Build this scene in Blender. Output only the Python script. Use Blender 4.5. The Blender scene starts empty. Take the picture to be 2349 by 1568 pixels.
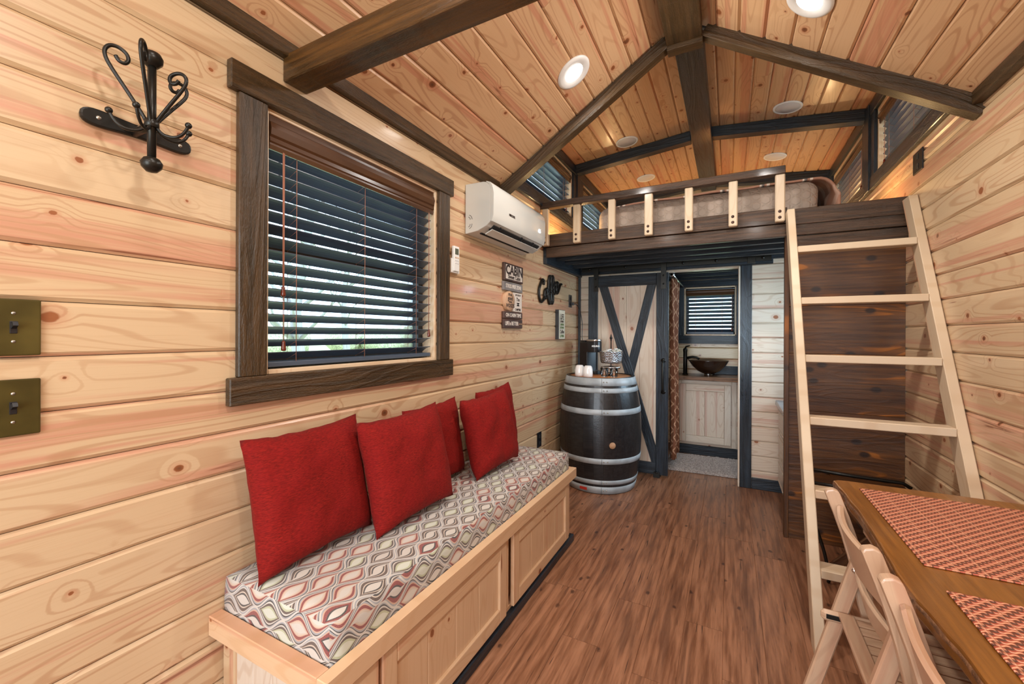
import bpy, bmesh, math, random
from mathutils import Vector, Matrix, noise
random.seed(7)
PI = math.pi
scene = bpy.context.scene
COL = scene.collection

# ------------------------------------------------------------------ camera, world, lights, exposure
LW, RW, EW, BW, RIDGE = -1.342, 0.894, 4.01, -1.6, -0.224
FPX = 950.0
cam_d = bpy.data.cameras.new('camera'); cam = bpy.data.objects.new('camera', cam_d); COL.objects.link(cam)
cam_d.sensor_width = 36.0; cam_d.lens = 36.0*FPX/2349.0; cam_d.shift_y = -18.0/2349.0
cam_d.clip_start = 0.02; cam_d.clip_end = 400
yaw = math.atan(498/FPX)
cam.matrix_world = (Matrix.Translation((0, 0, 1.28)) @ Matrix.Rotation(yaw, 4, 'Z') @ Matrix.Rotation(PI/2, 4, 'X')
                    @ Matrix.Rotation(0.0042, 4, 'Z'))
scene.camera = cam
scene.view_settings.view_transform = 'Standard'; scene.view_settings.look = 'None'
scene.view_settings.gamma = 1.0; scene.view_settings.use_curve_mapping = False
scene.view_settings.exposure = 0.09
scene.cycles.max_bounces = 14; scene.cycles.diffuse_bounces = 9; scene.cycles.transparent_max_bounces = 16

w = bpy.data.worlds.new('overcast_sky'); scene.world = w; w.use_nodes = True
bg = w.node_tree.nodes['Background']; bg.inputs[0].default_value = (0.66, 0.84, 1.0, 1); bg.inputs[1].default_value = 4.5

def area(name, loc, rot, sx, sy, power, color, shape='RECTANGLE', spread=None):
    l = bpy.data.lights.new(name, 'AREA'); l.shape = shape; l.size = sx
    if shape in ('RECTANGLE', 'ELLIPSE'): l.size_y = sy
    l.energy = power; l.color = color
    if spread: l.spread = spread
    o = bpy.data.objects.new(name, l); COL.objects.link(o); o.location = loc; o.rotation_euler = rot
    return o
WARM = (1.0, 0.955, 0.90); DAY = (0.72, 0.87, 1.0)
CEIL_M = 0.631
def ceil_z(x): return 2.241 + CEIL_M*((x - LW) if x < RIDGE else (RW - x))
LAMPS = [(-0.718, 2.045), (0.283, 2.03), (-0.718, 0.30), (0.283, 0.30), (-0.718, -1.0), (0.283, -1.0)]
sl = math.atan(CEIL_M)
for i, (lx, ly) in enumerate(LAMPS):
    zz = ceil_z(lx) - 0.035
    area('ceiling_lamp_light', (lx, ly, zz), (0, -sl if lx < RIDGE else sl, 0), 0.13, 0.13, (14.0, 14.0, 6.0, 11.5, 12.0, 12.0)[i], WARM, 'DISK')
area('door_daylight', (-0.30, BW-0.30, 1.35), (PI/2, 0, 0), 1.5, 1.7, 62, (0.90, 0.95, 1.0))            # daylight through the glazed entry door behind the camera
area('window_daylight', (LW-0.75, 1.27, 3.25), (0, -math.radians(40), 0), 0.9, 1.2, 60, DAY)                # open sky above the big window
area('kitchen_daylight', (RW+0.30, 3.58, 1.40), (0, PI/2, 0), 0.8, 0.6, 30, (0.62, 0.82, 1.0))            # through the kitchen window
area('bathroom_fill_light', (0.45, 4.55, 1.84), (0, PI*0.14, 0), 0.25, 0.25, 9.0, (0.62, 0.84, 1.0), 'DISK')  # added bluish fill to brighten the bathroom, no fixture modelled
for yy in (3.14, 4.57):                                                                     # sky light standing in front of each loft window, outside the glass
    area('loft_window_daylight', (LW-0.40, yy, 2.50), (0, -PI/2, 0), 0.7, 1.1, 5, DAY); area('loft_window_daylight', (RW+0.40, yy-0.08, 2.50), (0, PI/2, 0), 0.7, 1.1, 11, DAY)

for p_ in ((-1.14, 4.98, 2.22, 7), (-0.20, 5.135, 2.20, 10), (0.70, 4.98, 2.16, 7), (-1.13, 3.30, 2.09, 6), (0.62, 3.34, 2.09, 6)):                       # warm fill added for the loft ceiling, unseen behind bed and fascia
    l_ = bpy.data.lights.new('loft_fill_light', 'POINT'); l_.energy = p_[3]; l_.color = (1.0, 0.66, 0.30); l_.shadow_soft_size = 0.03
    o_ = bpy.data.objects.new('loft_fill_light', l_); COL.objects.link(o_); o_.location = p_[:3]

# ------------------------------------------------------------------ node helpers and materials
class NT:
    def __init__(s, name):
        s.m = bpy.data.materials.new(name); s.m.use_nodes = True; s.t = s.m.node_tree
        s.b = s.t.nodes['Principled BSDF']
    def n(s, typ, **kw):
        nd = s.t.nodes.new(typ)
        for k, v in kw.items():
            if k.startswith('i_'):
                key = k[2:]; key = int(key) if key.isdigit() else key
                s.set(nd.inputs[key], v)
            else: setattr(nd, k, v)
        return nd
    def set(s, sock, v):
        if isinstance(v, bpy.types.NodeSocket): s.t.links.new(v, sock)
        else: sock.default_value = v
    def math(s, op, a, b=0.0, c=0.0, clamp=False):
        nd = s.t.nodes.new('ShaderNodeMath'); nd.operation = op; nd.use_clamp = clamp
        for i, v in enumerate((a, b, c)): s.set(nd.inputs[i], v)
        return nd.outputs[0]
    def ramp(s, v, a, b, lo=0.0, hi=1.0, smooth=True):
        nd = s.t.nodes.new('ShaderNodeMapRange'); nd.interpolation_type = 'SMOOTHSTEP' if smooth else 'LINEAR'
        for i, q in enumerate((v, a, b, lo, hi)): s.set(nd.inputs[i], q)
        return nd.outputs[0]
    def mix(s, f, a, b, blend='MIX'):
        nd = s.t.nodes.new('ShaderNodeMix'); nd.data_type = 'RGBA'; nd.blend_type = blend
        s.set(nd.inputs[0], f); s.set(nd.inputs[6], a); s.set(nd.inputs[7], b)
        return nd.outputs[2]
    def vec(s, x, y, z):
        nd = s.t.nodes.new('ShaderNodeCombineXYZ')
        for i, v in enumerate((x, y, z)): s.set(nd.inputs[i], v)
        return nd.outputs[0]
    def obj(s):
        o = s.t.nodes.new('ShaderNodeTexCoord').outputs['Object']
        sp = s.t.nodes.new('ShaderNodeSeparateXYZ'); s.t.links.new(o, sp.inputs[0])
        return o, sp.outputs[0], sp.outputs[1], sp.outputs[2]
    def rand(s): return s.t.nodes.new('ShaderNodeObjectInfo').outputs['Random']
    def noise(s, vec, scale=1.0, detail=2.0, rough=0.5, dist=0.0):
        nd = s.n('ShaderNodeTexNoise'); s.set(nd.inputs['Vector'], vec); nd.inputs['Scale'].default_value = scale
        nd.inputs['Detail'].default_value = detail; nd.inputs['Roughness'].default_value = rough; nd.inputs['Distortion'].default_value = dist
        return nd.outputs[0]
    def bump(s, h, strength=0.3, dist=0.002):
        nd = s.n('ShaderNodeBump'); nd.inputs['Strength'].default_value = strength; nd.inputs['Distance'].default_value = dist
        s.set(nd.inputs['Height'], h); s.t.links.new(nd.outputs[0], s.b.inputs['Normal'])
    def out(s, color=None, rough=None, metal=None, coat=None, spec=None):
        if color is not None: s.set(s.b.inputs['Base Color'], color)
        if rough is not None: s.set(s.b.inputs['Roughness'], rough)
        if metal is not None: s.b.inputs['Metallic'].default_value = metal
        if coat is not None: s.b.inputs['Coat Weight'].default_value = coat; s.b.inputs['Coat Roughness'].default_value = 0.12
        if spec is not None: s.b.inputs['Specular IOR Level'].default_value = spec
        return s.m

def C4(c): return (c[0], c[1], c[2], 1)

def pine(name, base, line, red, knot=(0.20, 0.045, 0.015), red_amt=0.5, knots=0.5, line_amt=0.55, rough=0.36, coat=0.25, freq=105.0):
    """knotty pine: x runs along the board, y across it"""
    m = NT(name); o, x, y, z = m.obj(); r = m.rand()
    ox = m.math('MULTIPLY_ADD', r, 73.1, x); rz = m.math('MULTIPLY_ADD', r, 191.7, z)
    # knots
    kv = m.vec(m.math('MULTIPLY', ox, 0.80), m.math('MULTIPLY_ADD', r, 13.0, y), 0.0)
    vo = m.n('ShaderNodeTexVoronoi'); vo.feature = 'F1'; vo.voronoi_dimensions = '2D'
    m.set(vo.inputs['Vector'], kv); vo.inputs['Scale'].default_value = 6.5; vo.inputs['Randomness'].default_value = 0.62
    sel = m.n('ShaderNodeSeparateColor'); m.t.links.new(vo.outputs['Color'], sel.inputs[0])
    off = m.math('MULTIPLY', m.math('GREATER_THAN', sel.outputs[0], knots), 2.0)
    d = m.math('ADD', vo.outputs['Distance'], off)
    d = m.math('ADD', d, m.math('MULTIPLY', m.math('SUBTRACT', m.noise(kv, 22, 4, 0.65), 0.5), 0.085))
    size = m.math('MULTIPLY_ADD', m.math('POWER', sel.outputs[1], 2.2), 0.085, 0.030)
    kmask = m.ramp(d, size, m.math('MULTIPLY', size, 0.72))
    khalo = m.ramp(d, m.math('MULTIPLY', size, 2.4), size); kcore = m.ramp(d, size, 0.0)
    # growth rings (cathedrals), bent around the knots
    f = m.noise(m.vec(m.math('MULTIPLY', ox, 0.9), m.math('MULTIPLY', y, 7.5), m.math('MULTIPLY', r, 131.0)), 1.0, 1.2, 0.45)
    fld = m.math('ADD', f, m.math('MULTIPLY', m.ramp(d, 0.30, 0.0), 0.11))
    sn = m.math('SINE', m.math('MULTIPLY', fld, freq))
    ln = m.ramp(sn, 0.42, 1.0)
    fade = m.noise(m.vec(m.math('MULTIPLY', ox, 1.1), m.math('MULTIPLY', y, 5.0), rz), 1.0, 1.0)
    ln = m.math('MULTIPLY', ln, m.ramp(fade, 0.30, 0.62, 0.25, 1.0))
    fine = m.noise(m.vec(m.math('MULTIPLY', ox, 5.0), m.math('MULTIPLY', y, 210.0), rz), 1.0, 2.0)
    # heartwood streaks
    st = m.noise(m.vec(m.math('MULTIPLY', ox, 0.33), m.math('MULTIPLY', y, 19.0), m.math('MULTIPLY', r, 311.0)), 1.0, 2.5, 0.5)
    thr = 0.78 - 0.34*red_amt
    rr = m.math('FRACT', m.math('MULTIPLY', r, 17.31))
    stn = m.math('MULTIPLY_ADD', rr, 0.16, st)
    brk = m.noise(m.vec(m.math('MULTIPLY', ox, 1.3), m.math('MULTIPLY', y, 30.0), rz), 1.0, 3.0, 0.6)
    pith = m.math('MULTIPLY', m.ramp(m.math('ABSOLUTE', m.math('SUBTRACT', stn, thr+0.10)), 0.011, 0.002), m.ramp(brk, 0.50, 0.62))
    st = m.math('MULTIPLY', m.ramp(stn, thr, thr+0.07), 0.9)
    col = m.mix(m.math('MULTIPLY', rr, 0.35), C4(base), C4([base[0]*0.90, base[1]*0.80, base[2]*0.70]))
    st = m.math('MULTIPLY', st, m.ramp(m.noise(m.vec(m.math('MULTIPLY', ox, 2.2), m.math('MULTIPLY', y, 130.0), rz), 1.0, 3.0, 0.6), 0.25, 0.65, 0.45, 1.0))
    col = m.mix(m.math('MULTIPLY', st, 0.80), col, C4(red))
    col = m.mix(m.math('MULTIPLY', pith, 0.85), col, C4([knot[0]*0.9, knot[1], knot[2]]))
    col = m.mix(m.math('MULTIPLY', ln, line_amt), col, C4(line))
    col = m.mix(m.ramp(fine, 0.48, 0.8, 0.0, 0.22), col, C4(line))
    pk = m.noise(m.vec(m.math('MULTIPLY', ox, 3.0), m.math('MULTIPLY', y, 60.0), m.math('MULTIPLY', r, 17.0)), 1.0, 2.0)
    col = m.mix(m.ramp(pk, 0.74, 0.80, 0, 0.75), col, C4([knot[0]*1.2, knot[1]*1.4, knot[2]*1.4]))
    col = m.mix(m.math('MULTIPLY', khalo, 0.38), col, C4([red[0]*0.95, red[1]*0.95, red[2]*0.8]))
    col = m.mix(m.math('MULTIPLY', kmask, 0.93), col, m.mix(m.math('MULTIPLY', kcore, m.ramp(sel.outputs[2], 0.3, 0.8)), C4([knot[0]*1.35, knot[1]*1.8, knot[2]*1.6]), C4([knot[0]*0.45, knot[1]*0.6, knot[2]*0.6])))
    m.bump(m.math('ADD', fine, m.math('MULTIPLY', ln, -0.4)), 0.10, 0.001)
    return m.out(col, rough, coat=coat)

def dark_wood(name, a, b, rough=0.42, sparkle=0.6, orange=None, coat=0.15):
    m = NT(name); o, x, y, z = m.obj(); r = m.rand()
    ox = m.math('MULTIPLY_ADD', r, 47.0, x)
    g = m.noise(m.vec(m.math('MULTIPLY', ox, 3.0), m.math('MULTIPLY', y, 60.0), m.math('MULTIPLY_ADD', z, 60.0, m.math('MULTIPLY', r, 21.0))), 1.0, 3.0, 0.6)
    f = m.noise(m.vec(m.math('MULTIPLY', ox, 1.0), m.math('MULTIPLY', y, 7.0), m.math('MULTIPLY', r, 91.0)), 1.0, 1.5)
    ring = m.ramp(m.math('SINE', m.math('MULTIPLY', f, 80.0)), 0.2, 1.0)
    col = m.mix(m.ramp(g, 0.3, 0.75), C4(a), C4(b))
    if orange:
        pat = m.noise(m.vec(m.math('MULTIPLY', ox, 1.6), m.math('MULTIPLY', y, 8.0), m.math('MULTIPLY', r, 33.0)), 1.0, 2.0)
        col = m.mix(m.math('MULTIPLY', m.ramp(pat, 0.52, 0.70), m.ramp(ring, 0.0, 1.0, 0.25, 0.95)), col, C4(orange))
        vo = m.n('ShaderNodeTexVoronoi'); m.set(vo.inputs['Vector'], m.vec(ox, m.math('MULTIPLY_ADD', r, 7.0, m.math('MULTIPLY', y, 1.5)), 0.0)); vo.voronoi_dimensions = '2D'; vo.inputs['Scale'].default_value = 3.2
        col = m.mix(m.ramp(vo.outputs['Distance'], 0.11, 0.05, 0, 0.9), col, C4([a[0]*0.25, a[1]*0.25, a[2]*0.4]))
    pits = m.noise(m.vec(m.math('MULTIPLY', ox, 60.0), m.math('MULTIPLY', y, 260.0), m.math('MULTIPLY', z, 260.0)), 1.0, 3.0, 0.7)
    h = m.math('ADD', m.math('MULTIPLY', pits, 1.0), m.math('ADD', m.math('MULTIPLY', ring, 0.5), g))
    m.bump(h, sparkle, 0.0035)
    return m.out(col, rough, coat=coat, spec=0.42)

def plain(name, col, rough=0.5, metal=0.0, coat=None, bump=None, var=0.0, spec=None):
    m = NT(name); o, x, y, z = m.obj()
    c = C4(col)
    if var:
        nz = m.noise(o, 9.0, 3.0); c = m.mix(m.ramp(nz, 0.3, 0.7), C4([v*(1-var) for v in col]), C4([min(1, v*(1+var)) for v in col]))
    if bump: m.bump(m.noise(o, bump[0], 2.0), bump[1], 0.002)
    else: m.noise(o, 5.0)
    return m.out(c, rough, metal, coat, spec)

def emit(name, col, strength):
    m = NT(name); m.b.inputs['Emission Color'].default_value = C4(col); m.b.inputs['Emission Strength'].default_value = strength
    return m.out(C4(col), 0.5)

M = {}
M['wall'] = pine('pine_wall_boards', (0.61, 0.440, 0.266), (0.43, 0.235, 0.120), (0.52, 0.215, 0.135), red_amt=0.44, knots=0.46, line_amt=0.6)
M['ceil'] = pine('pine_ceiling_boards', (0.64, 0.405, 0.225), (0.42, 0.20, 0.095), (0.53, 0.20, 0.115), red_amt=0.52, knots=0.50, line_amt=0.6, coat=0.08)
M['bench'] = pine('pine_bench_wood', (0.68, 0.46, 0.28), (0.54, 0.30, 0.14), (0.60, 0.29, 0.17), red_amt=0.25, knots=0.16, line_amt=0.35)
M['ladder'] = pine('pine_ladder_wood', (0.62, 0.485, 0.335), (0.47, 0.30, 0.16), (0.66, 0.33, 0.18), red_amt=0.10, knots=0.10, line_amt=0.35, coat=0.1, rough=0.45)
M['pale'] = pine('pale_pine_boards', (0.66, 0.56, 0.45), (0.46, 0.30, 0.19), (0.50, 0.25, 0.18), red_amt=0.30, knots=0.30, line_amt=0.40)
M['chair'] = pine('acacia_chair_wood', (0.52, 0.345, 0.225), (0.37, 0.215, 0.13), (0.44, 0.23, 0.14), red_amt=0.40, knots=0.02, line_amt=0.45, freq=120)
M['dark'] = dark_wood('espresso_stained_wood', (0.030, 0.016, 0.004), (0.082, 0.042, 0.014), 0.36, 1.0)
M['beam'] = dark_wood('stained_beam_wood', (0.040, 0.018, 0.004), (0.110, 0.046, 0.009), 0.38, 0.7)
M['rail'] = dark_wood('brown_loft_wood', (0.036, 0.020, 0.011), (0.105, 0.055, 0.030), 0.34, 1.0)
M['black'] = dark_wood('charcoal_stained_wood', (0.005, 0.008, 0.012), (0.026, 0.038, 0.054), 0.36, 1.0)
M['panel'] = dark_wood('walnut_stained_boards', (0.055, 0.020, 0.006), (0.125, 0.048, 0.012), 0.42, 0.35, orange=(0.40, 0.13, 0.014), coat=0.05)
M['table'] = dark_wood('varnished_table_wood', (0.150, 0.052, 0.006), (0.265, 0.100, 0.014), 0.28, 0.12, coat=0.35)
M['edge'] = dark_wood('live_edge_wood', (0.08, 0.038, 0.018), (0.34, 0.16, 0.075), 0.34, 0.6, coat=0.3)
M['iron'] = plain('black_iron', (0.018, 0.016, 0.013), 0.34, 0.55, bump=(90, 0.10))
M['steel'] = plain('galvanized_hoop', (0.37, 0.41, 0.43), 0.50, 0.10, bump=(40, 0.35), var=0.2)
M['chrome'] = plain('brushed_chrome', (0.62, 0.62, 0.62), 0.25, 1.0)
M['screw'] = plain('screw_metal', (0.40, 0.36, 0.30), 0.35, 0.9)
M['acwhite'] = plain('white_glossy_plastic', (0.60, 0.60, 0.56), 0.16, coat=0.5)
M['white'] = plain('white_plastic', (0.78, 0.78, 0.75), 0.35)
M['lampwhite'] = plain('white_lamp_trim', (0.80, 0.80, 0.78), 0.35)
M['grille'] = plain('grey_white_speaker_grille', (0.62, 0.60, 0.60), 0.55, bump=(600, 0.3))
M['blackp'] = plain('black_plastic', (0.012, 0.012, 0.014), 0.32)
M['gap'] = plain('dark_recess', (0.010, 0.009, 0.009), 0.9)
M['brass'] = plain('bronze_switch_plate', (0.085, 0.066, 0.016), 0.30, 0.35, bump=(14, 0.25), var=0.3)
M['ceramic'] = plain('white_ceramic', (0.86, 0.85, 0.83), 0.12, coat=0.5)
M['cork'] = plain('pale_bung_wood', (0.45, 0.25, 0.13), 0.6, var=0.3)
M['redtag'] = plain('red_enamel_tag', (0.50, 0.035, 0.02), 0.4)
M['slat'] = plain('skylit_blind_slats', (0.066, 0.090, 0.128), 0.30, bump=(30, 0.05))  # dark brown slats, with the bluish daylight cast put into the colour
M['valance'] = plain('brown_blind_valance', (0.075, 0.032, 0.013), 0.26, coat=0.3)
M['cord'] = plain('brown_blind_cord', (0.36, 0.15, 0.09), 0.7)
M['tassel'] = plain('cherry_wood_tassel', (0.13, 0.020, 0.008), 0.22, coat=0.5)
M['winframe'] = plain('black_window_frame', (0.016, 0.017, 0.018), 0.4)
M['jamb'] = pine('daylit_pine_jamb', (0.74, 0.58, 0.40), (0.5, 0.26, 0.1), (0.6, 0.26, 0.13), red_amt=0.2, knots=0.08, line_amt=0.3)  # pine paled in its base colour to carry the daylight on the jambs
M['lampglow'] = emit('lit_lamp_diffuser', (1.0, 0.97, 0.90), 6.0)
M['led'] = emit('lit_led_digits', (0.85, 0.93, 1.0), 3.0)
M['porc'] = plain('off_white_print', (0.66, 0.58, 0.50), 0.6, var=0.12)
M['ink'] = plain('dark_sign_ink', (0.035, 0.018, 0.012), 0.6)
M['signbrown'] = plain('worn_brown_sign_board', (0.060, 0.026, 0.016), 0.5, bump=(40, 0.3), var=0.4)
M['signgrey'] = plain('worn_grey_sign_board', (0.18, 0.16, 0.15), 0.55, bump=(40, 0.3), var=0.3)
M['signtan'] = plain('tan_sign_disc', (0.56, 0.34, 0.20), 0.55, var=0.15)
M['signcream'] = plain('cream_sign_face', (0.60, 0.56, 0.44), 0.55, var=0.18)
M['green'] = plain('green_print', (0.10, 0.16, 0.05), 0.6)
M['lcd'] = plain('grey_lcd_screen', (0.10, 0.11, 0.08), 0.2)
M['counter'] = plain('grey_counter_top', (0.30, 0.33, 0.36), 0.2, var=0.3)
M['tray'] = plain('amber_barrel_head_wood', (0.42, 0.16, 0.055), 0.4, bump=(25, 0.2), var=0.25)
M['barrel'] = dark_wood('dark_barrel_staves', (0.010, 0.010, 0.011), (0.024, 0.023, 0.024), 0.30, 0.25)
M['leaf'] = plain('green_leaf', (0.05, 0.16, 0.06), 0.5)
M['paper'] = plain('white_packets', (0.72, 0.70, 0.62), 0.6)
M['sinkglass'] = plain('bronze_glass_bowl', (0.040, 0.018, 0.010), 0.10, coat=0.8)

def glass(name, col=(1, 1, 1), rough=0.0):
    m = NT(name); m.t.nodes.remove(m.b)
    g = m.n('ShaderNodeBsdfGlossy'); g.inputs[1].default_value = 0.02
    t = m.n('ShaderNodeBsdfTransparent'); t.inputs[0].default_value = C4(col)
    fr = m.n('ShaderNodeFresnel'); fr.inputs[0].default_value = 1.35
    mx = m.n('ShaderNodeMixShader'); m.set(mx.inputs[0], m.math('MULTIPLY', fr.outputs[0], 0.8)); m.t.links.new(t.outputs[0], mx.inputs[1]); m.t.links.new(g.outputs[0], mx.inputs[2])
    m.t.links.new(mx.outputs[0], m.t.nodes['Material Output'].inputs[0]); return m.m
M['pane'] = glass('window_glass', (0.95, 0.985, 1.0))
def tumbler():
    m = NT('clear_tumbler_glass'); m.b.inputs['Transmission Weight'].default_value = 1.0; m.b.inputs['IOR'].default_value = 1.45
    return m.out((1, 1, 1, 1), 0.02)
M['tumbler'] = tumbler()

def fabric_red():
    m = NT('red_chenille_fabric'); o, x, y, z = m.obj()
    n1 = m.noise(m.vec(m.math('MULTIPLY', x, 90), m.math('MULTIPLY', y, 420), m.math('MULTIPLY', z, 90)), 1.0, 3.0, 0.6)
    n2 = m.noise(o, 18.0, 2.0)
    c = m.mix(m.ramp(n1, 0.25, 0.75), (0.110, 0.003, 0.002, 1), (0.275, 0.010, 0.006, 1))
    c = m.mix(m.ramp(n2, 0.3, 0.7, 0, 0.35), c, (0.20, 0.004, 0.005, 1))
    m.b.inputs['Sheen Weight'].default_value = 0.03; m.b.inputs['Specular IOR Level'].default_value = 0.2; m.b.inputs['Sheen Tint'].default_value = (1, 0.45, 0.35, 1); m.b.inputs['Sheen Roughness'].default_value = 0.45
    m.bump(m.math('ADD', n1, m.math('MULTIPLY', n2, 1.0)), 0.55, 0.003)
    return m.out(c, 0.85)
M['red'] = fabric_red()

def ogee():
    """nested eye shapes in a staggered lattice, u along, v across, in metres"""
    m = NT('ogee_print_upholstery')
    uv = m.t.nodes.new('ShaderNodeTexCoord').outputs['UV']; sp = m.n('ShaderNodeSeparateXYZ'); m.t.links.new(uv, sp.inputs[0])
    wob = m.math('MULTIPLY', m.math('SUBTRACT', m.noise(uv, 9.0, 1.0), 0.5), 0.010)
    L, h2 = 0.124, 0.090
    u = m.math('DIVIDE', sp.outputs[0], L); v = m.math('DIVIDE', m.math('ADD', sp.outputs[1], wob), h2)
    # skewed sine edge gives the pointed, leaning eyes
    ph = m.math('MULTIPLY', u, 2*PI)
    c = m.math('MULTIPLY_ADD', m.math('COSINE', ph), 0.5, 0.5)
    vr = m.math('SUBTRACT', v, m.math('ROUND', v)); av = m.math('MULTIPLY', m.math('ABSOLUTE', vr), 2.0)
    lean = m.math('MULTIPLY', m.math('MULTIPLY', m.math('SINE', ph), vr), 0.32)
    s = m.math('ADD', m.math('SUBTRACT', c, av), lean)
    isA = m.math('GREATER_THAN', s, 0.0)
    den = m.math('SQRT', m.math('ADD', m.math('MULTIPLY', isA, c), m.math('MULTIPLY_ADD', m.math('SUBTRACT', 1.0, isA), m.math('SUBTRACT', 1.0, c), 0.015)))
    q = m.math('DIVIDE', m.math('ABSOLUTE', s), den)
    cellA = m.math('ADD', m.math('MULTIPLY', m.math('ROUND', u), 1.37), m.math('MULTIPLY', m.math('ROUND', v), 7.71))
    cellB = m.math('ADD', m.math('MULTIPLY', m.math('FLOOR', u), 3.17), m.math('MULTIPLY_ADD', m.math('FLOOR', v), 5.31, 40.3))
    cell = m.math('ADD', m.math('MULTIPLY', isA, cellA), m.math('MULTIPLY', m.math('SUBTRACT', 1.0, isA), cellB))
    wn = m.n('ShaderNodeTexWhiteNoise'); wn.noise_dimensions = '1D'; m.set(wn.inputs['W'], cell)
    k = wn.outputs['Value']
    def cr(stops):
        nd = m.n('ShaderNodeValToRGB'); nd.color_ramp.interpolation = 'CONSTANT'; e = nd.color_ramp.elements
        e[0].position = stops[0][0]; e[0].color = C4(stops[0][1]); e[1].position = stops[1][0]; e[1].color = C4(stops[1][1])
        for p_, c_ in stops[2:]:
            q_ = e.new(p_); q_.color = C4(c_)
        m.set(nd.inputs[0], q); return nd.outputs[0]
    W, G, CR = (0.54, 0.49, 0.43), (0.29, 0.29, 0.30), (0.52, 0.42, 0.33)
    BK, BR, RD, GR, PK = (0.018, 0.012, 0.012), (0.070, 0.036, 0.024), (0.20, 0.014, 0.012), (0.40, 0.41, 0.25), (0.52, 0.31, 0.21)
    pA = cr([(0, W), (0.09, G), (0.20, W), (0.27, BR), (0.47, CR), (0.56, BK), (0.68, W)])
    pB = cr([(0, W), (0.08, BK), (0.15, G), (0.26, PK), (0.34, RD), (0.52, PK), (0.60, CR), (0.72, W)])
    pC = cr([(0, W), (0.11, G), (0.20, BK), (0.30, W), (0.40, BR), (0.56, GR), (0.70, (0.55, 0.56, 0.46))])
    pD = cr([(0, W), (0.10, G), (0.22, PK), (0.32, RD), (0.58, BK), (0.70, W)])
    c1 = m.mix(m.math('GREATER_THAN', k, 0.28), pA, pB)
    c2 = m.mix(m.math('GREATER_THAN', k, 0.55), c1, pC)
    c3 = m.mix(m.math('GREATER_THAN', k, 0.80), c2, pD)
    th = m.noise(m.vec(m.math('MULTIPLY', sp.outputs[0], 900), m.math('MULTIPLY', sp.outputs[1], 500), 0), 1.0, 2.0)
    c3 = m.mix(m.ramp(th, 0.3, 0.7, 0, 0.22), c3, (0.60, 0.56, 0.50, 1))
    m.bump(th, 0.5, 0.002); m.b.inputs['Sheen Weight'].default_value = 0.15
    return m.out(c3, 0.85)
M['ogee'] = ogee()

def weave():
    m = NT('woven_red_placemat'); o, x, y, z = m.obj()
    u = m.math('MULTIPLY', x, 1/0.021); v = m.math('MULTIPLY', y, 1/0.0112)
    row = m.math('FLOOR', v); off = m.math('MULTIPLY', m.math('MODULO', row, 2.0), 0.5)
    uu = m.math('FRACT', m.math('ADD', u, off)); vv = m.math('FRACT', v)
    vv = m.math('ADD', vv, m.math('MULTIPLY', m.math('SINE', m.math('MULTIPLY', uu, 2*PI)), 0.26))
    thread = m.math('MULTIPLY', m.math('SINE', m.math('MULTIPLY', m.math('ADD', vv, 0.0), PI)), m.math('SINE', m.math('MULTIPLY', uu, PI)))
    hi = m.ramp(thread, 0.02, 0.36)
    edge = m.ramp(m.math('ABSOLUTE', m.math('SUBTRACT', vv, 0.32)), 0.22, 0.08)
    c = m.mix(hi, (0.120, 0.036, 0.018, 1), (0.46, 0.100, 0.052, 1))
    c = m.mix(m.math('MULTIPLY', edge, m.math('MULTIPLY', hi, 0.9)), c, (0.70, 0.36, 0.21, 1))
    uw = m.math('FRACT', m.math('MULTIPLY', x, 1/0.048)); warp = m.ramp(m.math('ABSOLUTE', m.math('SUBTRACT', uw, 0.5)), 0.05, 0.02)
    c = m.mix(m.math('MULTIPLY', warp, 0.6), c, (0.66, 0.30, 0.17, 1))
    m.bump(m.math('ADD', thread, m.math('MULTIPLY', warp, 0.4)), 0.9, 0.003)
    return m.out(c, 0.45)
M['weave'] = weave()

def floor_mat():
    m = NT('brown_vinyl_planks'); o, x, y, z = m.obj(); r = m.rand()
    ox = m.math('MULTIPLY_ADD', r, 91.0, x)
    g = m.noise(m.vec(m.math('MULTIPLY', ox, 4.0), m.math('MULTIPLY', y, 55.0), m.math('MULTIPLY', r, 31.0)), 1.0, 4.0, 0.62)
    p = m.noise(m.vec(m.math('MULTIPLY', ox, 1.8), m.math('MULTIPLY', y, 24.0), m.math('MULTIPLY', r, 11.0)), 1.0, 3.0, 0.55, 0.4)
    c = m.mix(m.ramp(g, 0.28, 0.72), (0.160, 0.062, 0.028, 1), (0.36, 0.165, 0.085, 1))
    c = m.mix(m.ramp(p, 0.50, 0.70, 0, 0.55), c, (0.070, 0.027, 0.014, 1))
    c = m.mix(m.ramp(p, 0.42, 0.30, 0, 0.35), c, (0.36, 0.175, 0.10, 1))
    cr = m.noise(m.vec(m.math('MULTIPLY', ox, 5.0), m.math('MULTIPLY', y, 120.0), m.math('MULTIPLY', r, 71.0)), 1.0, 2.0)
    c = m.mix(m.ramp(cr, 0.68, 0.74, 0, 0.85), c, (0.020, 0.008, 0.005, 1))
    vo = m.n('ShaderNodeTexVoronoi'); m.set(vo.inputs['Vector'], m.vec(ox, m.math('MULTIPLY_ADD', r, 9.0, m.math('MULTIPLY', y, 1.6)), 0.0)); vo.voronoi_dimensions = '2D'; vo.inputs['Scale'].default_value = 3.0
    c = m.mix(m.ramp(m.math('ADD', vo.outputs['Distance'], m.math('MULTIPLY', m.math('SUBTRACT', m.noise(o, 30.0, 2.0), 0.5), 0.12)), 0.060, 0.01, 0, 0.75), c, (0.030, 0.012, 0.008, 1))
    m.bump(g, 0.20, 0.001)
    return m.out(c, m.ramp(g, 0.2, 0.8, 0.30, 0.44), coat=0.08)
M['floor'] = floor_mat()

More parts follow.
